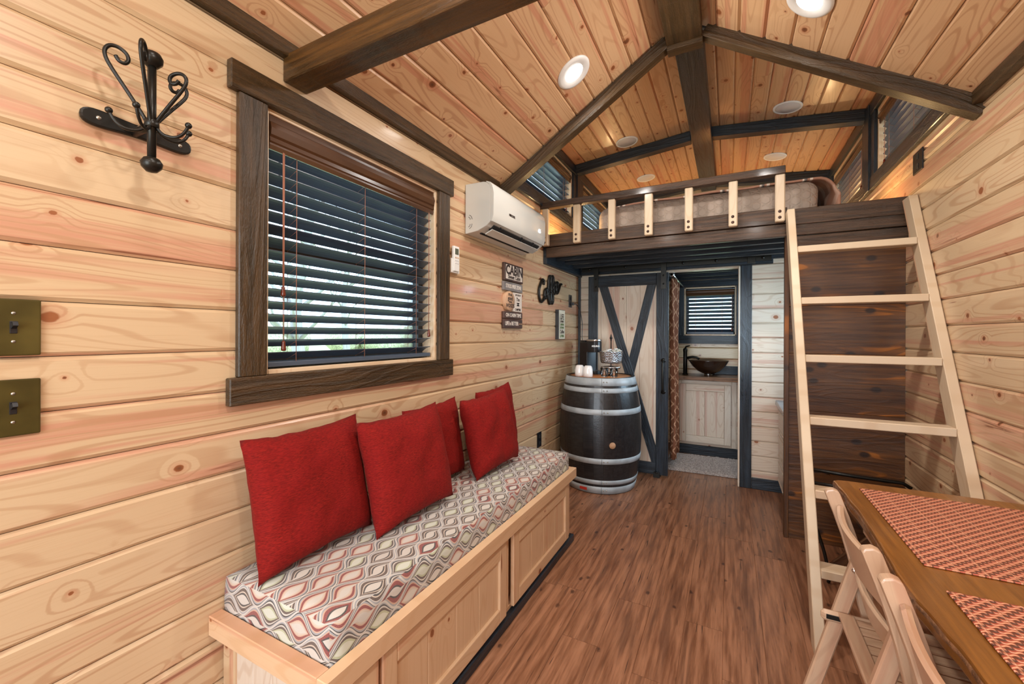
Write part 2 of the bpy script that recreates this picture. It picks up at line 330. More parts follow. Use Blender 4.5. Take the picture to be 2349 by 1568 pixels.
def quilt_mat():
    m = NT('beige_quilted_cover'); o, x, y, z = m.obj()
    e = 1.0
    for a_ in (0.0, 60.0, 120.0):
        t_ = m.math('ADD', m.math('MULTIPLY', m.math('ADD', x, m.math('MULTIPLY', y, 0.6)), math.cos(math.radians(a_))/0.055), m.math('MULTIPLY', m.math('ADD', z, m.math('MULTIPLY', y, 0.3)), math.sin(math.radians(a_))/0.055))
        d_ = m.ramp(m.math('ABSOLUTE', m.math('SUBTRACT', m.math('FRACT', t_), 0.5)), 0.03, 0.16); e = m.math('MULTIPLY', d_, e)
    c = m.mix(e, (0.375, 0.29, 0.23, 1), (0.405, 0.315, 0.255, 1)); m.bump(e, 0.6, 0.005)
    return m.out(c, 0.9)
M['quilt'] = quilt_mat()
def plaid_mat():
    m = NT('plaid_blanket'); o, x, y, z = m.obj()
    f = m.math('FRACT', m.math('MULTIPLY', x, 4.2)); g = m.math('FRACT', m.math('MULTIPLY', m.math('ADD', y, z), 6.0))
    a = m.math('GREATER_THAN', f, 0.70); b = m.math('GREATER_THAN', g, 0.6); d = m.math('GREATER_THAN', m.math('FRACT', m.math('MULTIPLY', x, 25.0)), 0.5)
    c = m.mix(m.math('MULTIPLY', a, d), (0.40, 0.20, 0.13, 1), (0.72, 0.60, 0.50, 1))
    c = m.mix(m.math('MULTIPLY', b, 0.35), c, (0.62, 0.46, 0.36, 1))
    k = m.math('LESS_THAN', m.math('ABSOLUTE', m.math('SUBTRACT', f, 0.84)), 0.035)
    c = m.mix(m.math('MULTIPLY', k, 0.8), c, (0.06, 0.05, 0.05, 1)); m.bump(m.noise(o, 300.0), 0.3)
    return m.out(c, 0.9)
M['plaid'] = plaid_mat()
def curtain_mat():
    m = NT('trellis_print_curtain'); uv = m.t.nodes.new('ShaderNodeTexCoord').outputs['UV']; sp = m.n('ShaderNodeSeparateXYZ'); m.t.links.new(uv, sp.inputs[0])
    a = m.math('ABSOLUTE', m.math('SUBTRACT', m.math('FRACT', m.math('ADD', m.math('MULTIPLY', sp.outputs[0], 9.0), m.math('MULTIPLY', sp.outputs[1], 8.0))), 0.5))
    b = m.math('ABSOLUTE', m.math('SUBTRACT', m.math('FRACT', m.math('SUBTRACT', m.math('MULTIPLY', sp.outputs[0], 9.0), m.math('MULTIPLY', sp.outputs[1], 8.0))), 0.5))
    k = m.ramp(m.math('MINIMUM', a, b), 0.075, 0.05)
    c = m.mix(k, (0.23, 0.085, 0.040, 1), (0.58, 0.33, 0.20, 1)); return m.out(c, 0.8)
M['curtain'] = curtain_mat()
def rug_mat():
    m = NT('shag_bath_mat'); o, x, y, z = m.obj(); n = m.noise(o, 120.0, 3.0, 0.7)
    c = m.mix(m.ramp(n, 0.3, 0.7), (0.20, 0.15, 0.13, 1), (0.62, 0.52, 0.46, 1)); m.bump(n, 1.0, 0.01); return m.out(c, 0.95)
M['rug'] = rug_mat()
def bark_mat():
    m = NT('grey_bark'); o, x, y, z = m.obj(); n = m.noise(m.vec(m.math('MULTIPLY', x, 8), m.math('MULTIPLY', y, 8), z), 1.5, 3.0)
    c = m.mix(n, (0.26, 0.25, 0.24, 1), (0.55, 0.53, 0.50, 1)); m.bump(n, 0.8, 0.02); return m.out(c, 0.9)
M['bark'] = bark_mat()
def grass_mat():
    m = NT('spring_grass'); o, x, y, z = m.obj(); n = m.noise(o, 0.7, 4.0, 0.7)
    c = m.mix(m.ramp(n, 0.3, 0.7), (0.34, 0.42, 0.16, 1), (0.60, 0.56, 0.38, 1)); return m.out(c, 0.95)
M['grass'] = grass_mat()
M['road'] = plain('pale_asphalt_road', (0.55, 0.56, 0.56), 0.8, var=0.1)
M['yellow'] = plain('yellow_road_sign', (0.85, 0.62, 0.03), 0.4)
M['bush'] = plain('olive_thicket', (0.50, 0.52, 0.34), 0.9, var=0.4)
M['siding'] = plain('dark_exterior_wall', (0.10, 0.08, 0.07), 0.7, var=0.1)

# ------------------------------------------------------------------ mesh helpers
def link(name, me, m, parent=None, mw=None):
    o = bpy.data.objects.new(name, me); COL.objects.link(o)
    if m is not None and not me.materials:
        me.materials.append(m)
    if parent is not None: o.parent = parent
    if mw is not None: o.matrix_basis = mw
    return o
class MB:
    def __init__(s): s.v = []; s.f = []; s.smooth = set()
    def add(s, vs, fs, smooth=False):
        b = len(s.v); s.v += [tuple(p) for p in vs]
        for f in fs:
            if smooth: s.smooth.add(len(s.f))
            s.f.append(tuple(i+b for i in f))
    def box(s, x0, x1, y0, y1, z0, z1, mw=None):
        vs = [Vector((x, y, z)) for x in (x0, x1) for y in (y0, y1) for z in (z0, z1)]
        if mw is not None: vs = [mw @ p for p in vs]
        s.add(vs, [(0, 1, 3, 2), (4, 6, 7, 5), (0, 4, 5, 1), (2, 3, 7, 6), (0, 2, 6, 4), (1, 5, 7, 3)])
        return s
    def prism(s, pts, h, mw=None, smooth=False):
        """polygon in xy extruded along z (0..h or (z0,z1)), counter-clockwise"""
        z0, z1 = (0, h) if not isinstance(h, tuple) else h
        n = len(pts); vs = [Vector((p[0], p[1], z0)) for p in pts] + [Vector((p[0], p[1], z1)) for p in pts]
        if mw is not None: vs = [mw @ p for p in vs]
        s.add(vs, [tuple(range(n-1, -1, -1)), tuple(range(n, 2*n))])
        s.add([], [])
        b = len(s.v) - 2*n
        for i in range(n):
            j = (i+1) % n
            if smooth: s.smooth.add(len(s.f))
            s.f.append((b+i, b+j, b+n+j, b+n+i))
        return s
    def tube(s, pts, r, seg=8, cap=True):
        pts = [Vector(p) for p in pts]; n = len(pts)
        rs = r if isinstance(r, (list, tuple)) else [r]*n
        t0 = (pts[1]-pts[0]).normalized(); up = Vector((0, 0, 1)) if abs(t0.z) < 0.9 else Vector((1, 0, 0))
        a = t0.cross(up).normalized(); vs = []
        for i, p in enumerate(pts):
            t = (pts[min(i+1, n-1)] - pts[max(i-1, 0)]).normalized()
            a = (a - t*a.dot(t)).normalized(); b = t.cross(a)
            for k in range(seg):
                an = 2*PI*k/seg; vs.append(p + (a*math.cos(an) + b*math.sin(an))*rs[i])
        fs = [(i*seg+k, i*seg+(k+1) % seg, (i+1)*seg+(k+1) % seg, (i+1)*seg+k) for i in range(n-1) for k in range(seg)]
        s.add(vs, fs, True)
        if cap:
            b0 = len(s.v)-n*seg; s.f.append(tuple(b0+k for k in range(seg-1, -1, -1))); s.f.append(tuple(b0+(n-1)*seg+k for k in range(seg)))
        return s
    def lathe(s, prof, seg=32, mw=None, ang=(0, 2*PI), smooth=True):
        """prof: list of (r, z)"""
        full = abs(ang[1]-ang[0]-2*PI) < 1e-6; vs = []; n = len(prof); m_ = seg if full else seg+1
        for k in range(m_):
            an = ang[0] + (ang[1]-ang[0])*k/seg
            for r, z in prof: vs.append(Vector((r*math.cos(an), r*math.sin(an), z)))
        if mw is not None: vs = [mw @ p for p in vs]
        fs = []
        for k in range(seg):
            k2 = (k+1) % m_
            for i in range(n-1): fs.append((k*n+i, k2*n+i, k2*n+i+1, k*n+i+1))
        s.add(vs, fs, smooth); return s
    def ball(s, c, r, seg=12, sc=(1, 1, 1)):
        prof = [(max(r*math.sin(PI*i/8), 1e-5), -r*math.cos(PI*i/8)) for i in range(9)]
        return s.lathe(prof, seg, Matrix.Translation(c) @ Matrix.Diagonal((sc[0], sc[1], sc[2], 1)))
    def mesh(s, name, bevel=0.0, seg=2):
        me = bpy.data.meshes.new(name); me.from_pydata(s.v, [], s.f)
        for i, p in enumerate(me.polygons): p.use_smooth = i in s.smooth
        if bevel:
            bm = bmesh.new(); bm.from_mesh(me); bmesh.ops.remove_doubles(bm, verts=bm.verts, dist=1e-6)
            es = [e for e in bm.edges if len(e.link_faces) == 2 and e.calc_face_angle(0) > 0.6]
            bmesh.ops.bevel(bm, geom=es, offset=bevel, segments=seg, affect='EDGES', profile=0.6, clamp_overlap=True)
            bm.to_mesh(me); bm.free()
        me.validate(); me.update(); return me
    def build(s, name, m, parent=None, mw=None, bevel=0.0, seg=2):
        return link(name, s.mesh(name, bevel, seg), m, parent, mw)

def smooth(P, k=4):
    P = [Vector(p) for p in P]; out = []
    for i in range(len(P)-1):
        p0, p1, p2, p3 = P[max(i-1, 0)], P[i], P[i+1], P[min(i+2, len(P)-1)]
        for j in range(k):
            t = j/k; out.append(0.5*((2*p1)+(p2-p0)*t+(2*p0-5*p1+4*p2-p3)*t*t+(3*p1-p0-3*p2+p3)*t*t*t))
    return out+[P[-1]]
def frame(o, ex, ey):
    ex = Vector(ex).normalized(); ey = Vector(ey).normalized(); ez = ex.cross(ey)
    mt = Matrix(((ex.x, ey.x, ez.x, o[0]), (ex.y, ey.y, ez.y, o[1]), (ex.z, ey.z, ez.z, o[2]), (0, 0, 0, 1)))
    return mt
def board(name, p0, p1, wdir, w, t, m, parent=None, bevel=0.003):
    """a board from p0 to p1 (centre of the cross-section), w wide along wdir and t thick, with its own grain axis"""
    p0, p1 = Vector(p0), Vector(p1); ex = (p1-p0).normalized(); ey = Vector(wdir); ey = (ey-ex*ey.dot(ex)).normalized()
    L = (p1-p0).length; mb = MB().box(-L/2, L/2, -w/2, w/2, -t/2, t/2)
    o = mb.build(name, m, None, frame((p0+p1)/2, ex, ey), bevel, 1)
    if parent is not None:
        mwp = parent.matrix_basis.inverted() if parent.type == 'EMPTY' else Matrix.Identity(4)
        o.parent = parent; o.matrix_basis = mwp @ o.matrix_basis
    return o
def bbox(name, x0, x1, y0, y1, z0, z1, m, parent=None, bevel=0.003, grain='auto', mwp=None):
    """axis-aligned board whose grain follows its longest side"""
    d = [x1-x0, y1-y0, z1-z0]; c = Vector(((x0+x1)/2, (y0+y1)/2, (z0+z1)/2))
    i = d.index(max(d)) if grain == 'auto' else 'xyz'.index(grain)
    rest = [k for k in range(3) if k != i]; j = max(rest, key=lambda k: d[k]); k = [q for q in rest if q != j][0]
    ax = [Vector((1, 0, 0)), Vector((0, 1, 0)), Vector((0, 0, 1))]
    mb = MB().box(-d[i]/2, d[i]/2, -d[j]/2, d[j]/2, -d[k]/2, d[k]/2)
    mt = frame(c, ax[i], ax[j])
    if parent is not None and parent.type == 'EMPTY': mt = parent.matrix_basis.inverted() @ mt
    return mb.build(name, m, parent, mt, bevel, 1)
def empty(name, loc=(0, 0, 0), rz=0.0):
    o = bpy.data.objects.new(name, None); COL.objects.link(o); o.location = loc; o.rotation_euler = (0, 0, rz)
    o.empty_display_size = 0.05; bpy.context.view_layer.update(); o.matrix_basis = Matrix.Translation(loc) @ Matrix.Rotation(rz, 4, 'Z'); return o
def tag(o, label=None, cat=None, group=None, kind=None):
    if label: o['label'] = label
    if cat: o['category'] = cat
    if group: o['group'] = group
    if kind: o['kind'] = kind
    return o
def struct(name, label=None, loc=(0, 0, 0)):
    return tag(empty(name, loc), label, None, None, 'structure')
def part(mb, name, m, parent, bevel=0.0, seg=2):
    """a part given in world coordinates under its thing"""
    inv = parent.matrix_basis.inverted() if parent.type == 'EMPTY' else Matrix.Identity(4)
    return mb.build(name, m, parent, inv, bevel, seg)
def sub(mb, name, m, parent, bevel=0.0, seg=2):
    """a sub-part given in world coordinates under a part (world matrix of the parent is taken off)"""
    mw = parent.matrix_basis.copy(); p = parent.parent
    while p is not None: mw = p.matrix_basis @ mw; p = p.parent
    return mb.build(name, m, parent, mw.inverted(), bevel, seg)
def copy_tree(o, parent=None):
    c = o.copy(); COL.objects.link(c); c.parent = parent
    for ch in list(o.children): copy_tree(ch, c)
    return c

_pl = {}
def plank(parent, o, ex, ey, L, w, m, t=0.016, g=0.0090, name='plank', shrink=0.0008):
    """tongue-and-groove board: o is the corner, ex its length, ey its width, face at local z=0"""
    g = min(g, w*0.30); key = (round(L, 3), round(w, 4), m.name, t, g)
    me = _pl.get(key)
    if me is None:
        a, b = -w/2+shrink, w/2-shrink
        gd = g*0.92; sec = [(a, -t), (b, -t), (b, -gd), (b-g, 0), (a+g, 0), (a, -gd)]; n = 6
        vs = [(x, p[0], p[1]) for x in (-L/2+0.0006, L/2-0.0006) for p in sec]
        fs = [tuple(range(n)), tuple(range(2*n-1, n-1, -1))] + [(i, n+i, n+(i+1) % n, (i+1) % n) for i in range(n)]
        me = bpy.data.meshes.new(name); me.from_pydata(vs, [], fs); me.materials.append(m)
        bm = bmesh.new(); bm.from_mesh(me); bmesh.ops.recalc_face_normals(bm, faces=bm.faces); bm.to_mesh(me); bm.free(); _pl[key] = me
    ex = Vector(ex); ey = Vector(ey); c = Vector(o) + ex*(L/2) + ey*(w/2)
    return link(name, me, m, parent, frame(c, ex, ey))

def cut(a0, a1, b0, b1, holes):
    """lengths of the strip a0..a1 (at height b0..b1) that are left outside the holes"""
    segs = [(a0, a1)]
    for (h0, h1, k0, k1) in holes:
        if b1 <= k0+0.004 or b0 >= k1-0.004: continue
        out = []
        for s0, s1 in segs:
            if h1 <= s0 or h0 >= s1: out.append((s0, s1)); continue
            if h0 > s0: out.append((s0, h0))
            if h1 < s1: out.append((h1, s1))
        segs = out
    return [s for s in segs if s[1]-s[0] > 0.01]
def panelled(parent, org, ex, ey, a0, a1, b0, b1, pitch, anchor, holes, m, joints=()):
    """rows of planks in the plane org + a*ex + b*ey"""
    ex = Vector(ex); ey = Vector(ey); org = Vector(org)
    k0 = math.floor((b0-anchor)/pitch)
    b = anchor + k0*pitch; row = 0
    while b < b1-0.002:
        lo, hi = max(b, b0), min(b+pitch, b1)
        if hi-lo > 0.004:
            over = sorted(h for h in holes if h[2]+0.004 < hi and h[3]-0.004 > lo and h[0] < a1 and h[1] > a0)
            pieces = []; p = a0
            for h in over:      # full boards beside an opening, notched pieces above and below it
                pieces.append((p, h[0], lo, hi)); s0, s1 = max(h[0], a0), min(h[1], a1)
                if h[2] > lo: pieces.append((s0, s1, lo, min(h[2], hi)))
                if h[3] < hi: pieces.append((s0, s1, max(h[3], lo), hi))
                p = h[1]
            pieces.append((p, a1, lo, hi))
            for s0, s1, y0, y1 in pieces:
                if s1-s0 < 0.01 or y1-y0 < 0.004: continue
                js = [j for (jr, j) in joints if jr == row and s0+0.05 < j < s1-0.05]
                for q0, q1 in zip([s0]+js, js+[s1]):
                    plank(parent, org+ex*q0+ey*y0, ex, ey, q1-q0, y1-y0, m)
        b += pitch; row += 1
def slab(mb, axis, pos, a0, a1, b0, b1, holes, th):
    """backing of a wall as boxes around its holes; axis 'x' or 'y' is the normal"""
    us = sorted(set([a0, a1] + [min(max(v, a0), a1) for h in holes for v in h[:2]])); vs = sorted(set([b0, b1] + [min(max(v, b0), b1) for h in holes for v in h[2:]]))
    for u0, u1 in zip(us[:-1], us[1:]):
        for v0, v1 in zip(vs[:-1], vs[1:]):
            if any(h[0]-1e-6 <= u0 and u1 <= h[1]+1e-6 and h[2]-1e-6 <= v0 and v1 <= h[3]+1e-6 for h in holes): continue
            p0, p1 = min(pos, pos+th), max(pos, pos+th)
            if axis == 'x': mb.box(p0, p1, u0, u1, v0, v1)
            else: mb.box(u0, u1, p0, p1, v0, v1)

# ------------------------------------------------------------------ structure: walls, floor, ceiling
PITCH = 0.1232; ANCH = 1.349
WIN = (0.818, 1.715, 1.144, 2.020)
LH = [WIN, (2.50, 3.78, 2.385, 2.83), (4.07, 5.08, 2.385, 2.83)]
RH = [(2.50, 3.66, 2.385, 2.82), (3.95, 5.00, 2.385, 2.82), (3.20, 3.95, 1.05, 1.70)]
LTOP = 2.93; DEND = 5.20
wl = struct('wall_left', 'honey pine tongue-and-groove wall with the large window')
b = MB(); slab(b, 'x', LW-0.016, BW, DEND+0.1, 0, 2.26, LH, -0.11); slab(b, 'x', LW-0.016, 2.35, DEND+0.1, 2.26, LTOP+0.03, LH, -0.11)
part(b, 'wall_core', M['siding'], wl)
LJ = [(9, 1.37), (3, 1.0), (12, 0.25), (15, 3.4), (6, 2.9), (5, 1.9), (11, 3.1)]
panelled(wl, (LW, 0, 0), (0, 1, 0), (0, 0, 1), BW, DEND, 0.0, 2.25, PITCH, ANCH, LH, M['wall'], LJ)
panelled(wl, (LW, 0, 0), (0, 1, 0), (0, 0, 1), 2.36, DEND, 2.25, LTOP, PITCH, ANCH, LH, M['wall'])
wr = struct('wall_right', 'honey pine tongue-and-groove wall behind the ladder and table')
b = MB(); slab(b, 'x', RW+0.016, BW, DEND+0.1, 0, 2.26, RH, 0.11); slab(b, 'x', RW+0.016, 2.35, DEND+0.1, 2.26, LTOP+0.03, RH, 0.11)
part(b, 'wall_core', M['siding'], wr)
RHm = [(-h[1], -h[0], h[2], h[3]) for h in RH]
panelled(wr, (RW, 0, 0), (0, -1, 0), (0, 0, 1), -DEND, -BW, 0.0, 2.25, PITCH, ANCH-0.02, RHm, M['wall'])
panelled(wr, (RW, 0, 0), (0, -1, 0), (0, 0, 1), -DEND, -2.36, 2.25, LTOP, PITCH, ANCH-0.02, RHm, M['wall'])
# end wall under the loft, with the bathroom doorway
we = struct('wall_end', 'pale pine wall with the bathroom doorway')
DOORH = (-0.62, 0.080, 0.0, 1.862)
b = MB(); slab(b, 'y', EW+0.016, LW, RW, 0, 1.99, [DOORH], 0.07); part(b, 'wall_core', M['siding'], we)
panelled(we, (0, EW, 0), (1, 0, 0), (0, 0, 1), LW, RW, 0.0, 1.99, PITCH, 1.256, [DOORH], M['pale'])
# far wall of bathroom and loft gable
BWIN = (-0.46, 0.068, 1.275, 1.825)
wf = struct('wall_far', 'pine wall at the far end of bathroom and loft')
b = MB(); slab(b, 'y', DEND+0.016, LW, RW, 0, 3.3, [BWIN], 0.1); part(b, 'wall_core', M['siding'], wf)
panelled(wf, (0, DEND, 0), (1, 0, 0), (0, 0, 1), LW, RW, 0.0, 3.2, PITCH, 1.256, [BWIN], M['wall'])
# back wall behind the camera, with a glazed entry door
BDOOR = (-1.05, 0.45, 0.5, 2.15)
wb = struct('wall_back', 'pine wall behind the camera')
b = MB(); slab(b, 'y', BW, LW-0.12, RW+0.12, 0, 3.2, [BDOOR], -0.10); part(b, 'wall_core', M['wall'], wb)
# bathroom side partition so that the bathroom is closed off at the left of the curtain
# floor
fl = struct('floor', 'brown wood-look vinyl plank floor')
part(MB().box(LW-0.1, RW+0.1, BW-0.1, DEND+0.1, -0.06, -0.006), 'floor_core', M['siding'], fl)
FW = 0.152; x = RW; row = 0
while x > LW-0.001:
    wdt = min(FW, x-LW)
    y = BW - random.random()*0.9
    while y < DEND:
        y1 = min(y+1.22, DEND); y0 = max(y, BW)
        if wdt > 0.01 and y1-y0 > 0.02: plank(fl, (x, y0, 0), (0, 1, 0), (-1, 0, 0), y1-y0, wdt, M['floor'], t=0.005, g=0.0012, shrink=0.0002)
        y += 1.22
    x -= FW; row += 1
# ceiling: steep slopes over the room, shallow dormer slopes over the loft
cl = struct('ceiling', 'sloping pine board ceiling')
ca, sa = math.cos(sl), math.sin(sl); SL = (RIDGE-LW)/ca
pw = 0.1265
DM = 0.10; dsl = math.atan(DM); dca, dsa = math.cos(dsl), math.sin(dsl); DSL = (RIDGE-LW)/dca; DZ0 = 2.925
b = MB()
for sgn, x0 in ((1, LW), (-1, RW)):
    up = Vector((sgn*ca, 0, sa)); nrm = Vector((sgn*sa, 0, -ca))
    o0 = Vector((x0, BW if sgn > 0 else 2.36, 2.241))
    panelled(cl, o0, (0, sgn, 0), up, 0, 2.36-BW, 0, SL, pw, 0.0, [], M['ceil'], [(1, 0.9), (3, 2.6), (5, 1.4), (6, 3.2), (2, 2.9), (7, 2.0)])
    b.add([Vector((x0, BW-0.1, 2.241))-nrm*0.018-up*0.15, Vector((x0, 2.36, 2.241))-nrm*0.018-up*0.15, Vector((RIDGE, 2.36, 2.241+CEIL_M*(RIDGE-LW)))-nrm*0.018+up*0.02, Vector((RIDGE, BW-0.1, 2.241+CEIL_M*(RIDGE-LW)))-nrm*0.018+up*0.02], [(0, 1, 2, 3)])
    b.add([Vector((x0, BW-0.1, 2.241))-nrm*0.09-up*0.15, Vector((x0, 2.36, 2.241))-nrm*0.09-up*0.15, Vector((RIDGE, 2.36, 2.241+CEIL_M*(RIDGE-LW)))-nrm*0.09+up*0.05, Vector((RIDGE, BW-0.1, 2.241+CEIL_M*(RIDGE-LW)))-nrm*0.09+up*0.05], [(0, 1, 2, 3)])
    dup = Vector((sgn*dca, 0, dsa)); o1 = Vector((x0, 2.36 if sgn > 0 else DEND, DZ0))
    panelled(cl, o1, (0, sgn, 0), dup, 0, DEND-2.36, 0, DSL, pw*0.86, 0.0, [], M['ceil'], [(1, 1.3), (4, 0.8), (6, 2.0), (3, 2.2)])
    b.box(min(x0-sgn*0.13, RIDGE), max(x0-sgn*0.13, RIDGE), 2.34, DEND+0.1, DZ0+0.14, DZ0+0.20)
    # cheek walls of the dormer, facing the loft
    pts = [(x0-sgn*0.12, 2.241-0.05), (RIDGE, 2.241+CEIL_M*(RIDGE-LW)), (RIDGE, DZ0+0.2), (x0-sgn*0.12, DZ0+0.2)]
    if sgn < 0: pts = pts[::-1]
    b.prism([(p[0], p[1]) for p in pts], (0, 0.02), Matrix(((1, 0, 0, 0), (0, 0, -1, 2.40), (0, 1, 0, 0), (0, 0, 0, 1))))
part(b, 'roof_deck', M['siding'], cl)

# ------------------------------------------------------------------ structure: beams and trims (each its own piece)
tn = [0]
def trim(label, x0, x1, y0, y1, z0, z1, m=None, bevel=0.003):
    tn[0] += 1
    return tag(bbox('trim_%d' % tn[0], x0, x1, y0, y1, z0, z1, m or M['dark'], None, bevel), label, kind='structure')
def trimb(label, p0, p1, wdir, w_, t, m=None):
    tn[0] += 1
    return tag(board('trim_%d' % tn[0], p0, p1, wdir, w_, t, m or M['dark'], None), label, kind='structure')
# eave mouldings where wall meets slope
trim('dark eave moulding on the left wall', LW, LW+0.030, BW, 2.33, 2.208, 2.262)
trim('dark eave moulding on the right wall', RW-0.034, RW, BW, 2.33, 2.208, 2.262)
# rafters at the dormer front (Y 2.35)
ZR = 2.241+CEIL_M*(RIDGE-LW)
def rafter(y0, y1, xs, zs, xe, ze, h, label, m=None):
    """vertical-sided rafter from (xs,zs) to (xe,ze) measured at its lower edge"""
    d = Vector((xe-xs, 0, ze-zs)); ex = d.normalized(); up = Vector((0, 0, 1)); up = (up-ex*up.dot(ex)).normalized()
    c0 = Vector((xs, (y0+y1)/2, zs))+up*h/2; c1 = Vector((xe, (y0+y1)/2, ze))+up*h/2
    return trimb(label, c0, c1, up, h, abs(y1-y0), m)
rafter(2.335, 2.395, LW+0.005, 2.150, RIDGE-0.06, 2.150+0.631*(RIDGE-0.06-LW)+0.002, 0.066, 'dark rafter trim on the window side at the loft opening')
rafter(2.335, 2.395, RW-0.005, 2.165, RIDGE+0.09, 2.165+0.640*(RW-RIDGE-0.09), 0.072, 'dark rafter trim on the ladder side at the loft opening')
# ridge beams
tag(trim('dark ridge beam over the room', -0.300, -0.128, BW, 2.33, 2.812, 3.02, M['dark']), 'wide dark ridge beam over the room')
trim('thin dark cap plate where the ridge beam ends', -0.300, -0.126, 2.335, 2.40, 2.792, 2.85)
trim('dark ridge beam over the loft', -0.286, -0.135, 2.40, DEND, 2.915, 3.06, M['black'])
# rafters over the loft
for yy, lab in ((3.84, 'middle'), (5.10, 'far')):
    for sgn, x0 in ((1, LW), (-1, RW)):
        rafter(yy, yy+0.085, x0, 2.835, RIDGE-sgn*0.07, 2.835+DM*(RIDGE-LW-0.07)*1.0, 0.085,
               '%s charcoal rafter trim over the loft, %s half' % (lab, 'window-side' if sgn > 0 else 'ladder-side'), M['black'])
# tie beam across the room
tb = bbox('tie_beam', LW, RW, 0.880, 0.970, 2.131, 2.222, M['beam'], None, 0.004)
tag(tb, 'thick dark brown beam crossing the room above the large window', 'beam')

# ------------------------------------------------------------------ windows
wn = [0]
def window(side, y0, y1, z0, z1, sash=True, deep=0.12, label=None):
    wn[0] += 1
    e = struct('window_%d' % wn[0], label)
    X = LW if side == 'L' else RW; sg = -1 if side == 'L' else 1
    def bx(nm, xa, xb, ya, yb, za, zb, m, bev=0.002):
        xa, xb = sorted((X+sg*xa, X+sg*xb)); return bbox(nm, xa, xb, ya, yb, za, zb, m, e, bev)
    t = 0.016
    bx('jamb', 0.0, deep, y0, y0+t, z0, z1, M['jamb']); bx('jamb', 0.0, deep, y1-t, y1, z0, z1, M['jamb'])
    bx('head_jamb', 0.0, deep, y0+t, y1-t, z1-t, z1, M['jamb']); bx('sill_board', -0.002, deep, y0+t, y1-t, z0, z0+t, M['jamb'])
    fa, fb = deep-0.045, deep-0.005
    for nm, a in (('frame_side', (y0+t, y0+t+0.035)), ('frame_side', (y1-t-0.035, y1-t))): bx(nm, fa, fb, a[0], a[1], z0+t, z1-t, M['winframe'])
    bx('frame_rail', fa, fb, y0+t+0.035, y1-t-0.035, z0+t, z0+t+0.035, M['winframe']); bx('frame_rail', fa, fb, y0+t+0.035, y1-t-0.035, z1-t-0.035, z1-t, M['winframe'])
    if sash:
        zm = (z0+z1)/2; bx('meeting_rail', fa-0.005, fb, y0+t+0.035, y1-t-0.035, zm-0.02, zm+0.02, M['winframe'])
    bx('pane', deep-0.022, deep-0.018, y0+t+0.03, y1-t-0.03, z0+t+0.03, z1-t-0.03, M['pane'], 0)
    return e
e = window('L', *WIN, label='large window with dark casing and brown blind')
bbox('casing_head', LW, LW+0.026, 0.703, 1.832, 2.018, 2.104, M['dark'], e, 0.003)
bbox('casing_sill', LW, LW+0.026, 0.703, 1.832, 1.059, 1.144, M['dark'], e, 0.003)
bbox('casing_side', LW, LW+0.021, 0.730, 0.819, 1.144, 2.018, M['dark'], e, 0.003)
bbox('casing_side', LW, LW+0.021, 1.716, 1.805, 1.144, 2.018, M['dark'], e, 0.003)
for side, hs in (('L', LH[1:]), ('R', RH[:2])):
    X = LW if side == 'L' else RW; sg = 1 if side == 'L' else -1
    for i, h in enumerate(hs):
        e = window(side, *h, sash=False, label='loft window %s the post, %s' % ('before' if i == 0 else 'beyond', 'window side of the cabin' if side == 'L' else 'ladder side of the cabin'))
        ya, yb = (2.40, hs[0][1]+0.09) if i == 0 else (hs[1][0]-0.09, DEND)
        def cb(nm, y0, y1, z0, z1, th=0.024):
            xa, xb = sorted((X, X+sg*th)); bbox(nm, xa, xb, y0, y1, z0, z1, M['black'], e, 0.003)
        cb('casing_sill', ya, yb, 2.300, 2.387); cb('casing_head', ya, yb, 2.825, 2.905)
        cb('casing_side', ya, h[0]+0.002, 2.387, 2.825, 0.020); cb('casing_side', h[1]-0.002, yb, 2.387, 2.825, 0.020)
    ys = hs[0][1]+0.09, hs[1][0]-0.09
    if ys[1]-ys[0] > 0.01:
        xa, xb = sorted((X, X+sg*0.030)); trim('charcoal post between the loft windows, %s' % ('window side' if side == 'L' else 'ladder side'), xa, xb, ys[0], ys[1], 2.30, 2.905, M['black'])
e = window('R', *RH[2], label='kitchen window hidden behind the dark partition')
# bathroom window
wn[0] += 1
e = struct('window_%d' % wn[0], 'small bathroom window with dark sill and blind')
x0, x1, z0, z1 = BWIN; t = 0.012
for nm, q in (('jamb', (x0, x0+t, DEND, DEND+0.1, z0, z1)), ('jamb', (x1-t, x1, DEND, DEND+0.1, z0, z1)), ('jamb', (x0, x1, DEND, DEND+0.1, z1-t, z1)), ('sill_board', (x0, x1, DEND, DEND+0.1, z0, z0+t))):
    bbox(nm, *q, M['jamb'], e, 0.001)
for q in ((x0+t, x0+t+0.03, z0+t, z1-t), (x1-t-0.03, x1-t, z0+t, z1-t), (x0+t, x1-t, z0+t, z0+t+0.03), (x0+t, x1-t, z1-t-0.03, z1-t)):
    bbox('frame_rail', q[0], q[1], DEND+0.06, DEND+0.09, q[2], q[3], M['winframe'], e, 0.001)
bbox('pane', x0+t, x1-t, DEND+0.072, DEND+0.076, z0+t, z1-t, M['pane'], e, 0)
bbox('casing_sill', -0.56, 0.17, DEND-0.022, DEND, 1.180, 1.272, M['black'], e, 0.002)
bbox('casing_head', -0.56, 0.17, DEND-0.022, DEND, 1.828, 1.905, M['black'], e, 0.002)
bbox('casing_side', x1+0.004, x1+0.085, DEND-0.020, DEND, 1.272, 1.828, M['black'], e, 0.002)
bbox('casing_side', x0-0.085, x0-0.004, DEND-0.020, DEND, 1.272, 1.828, M['black'], e, 0.002)

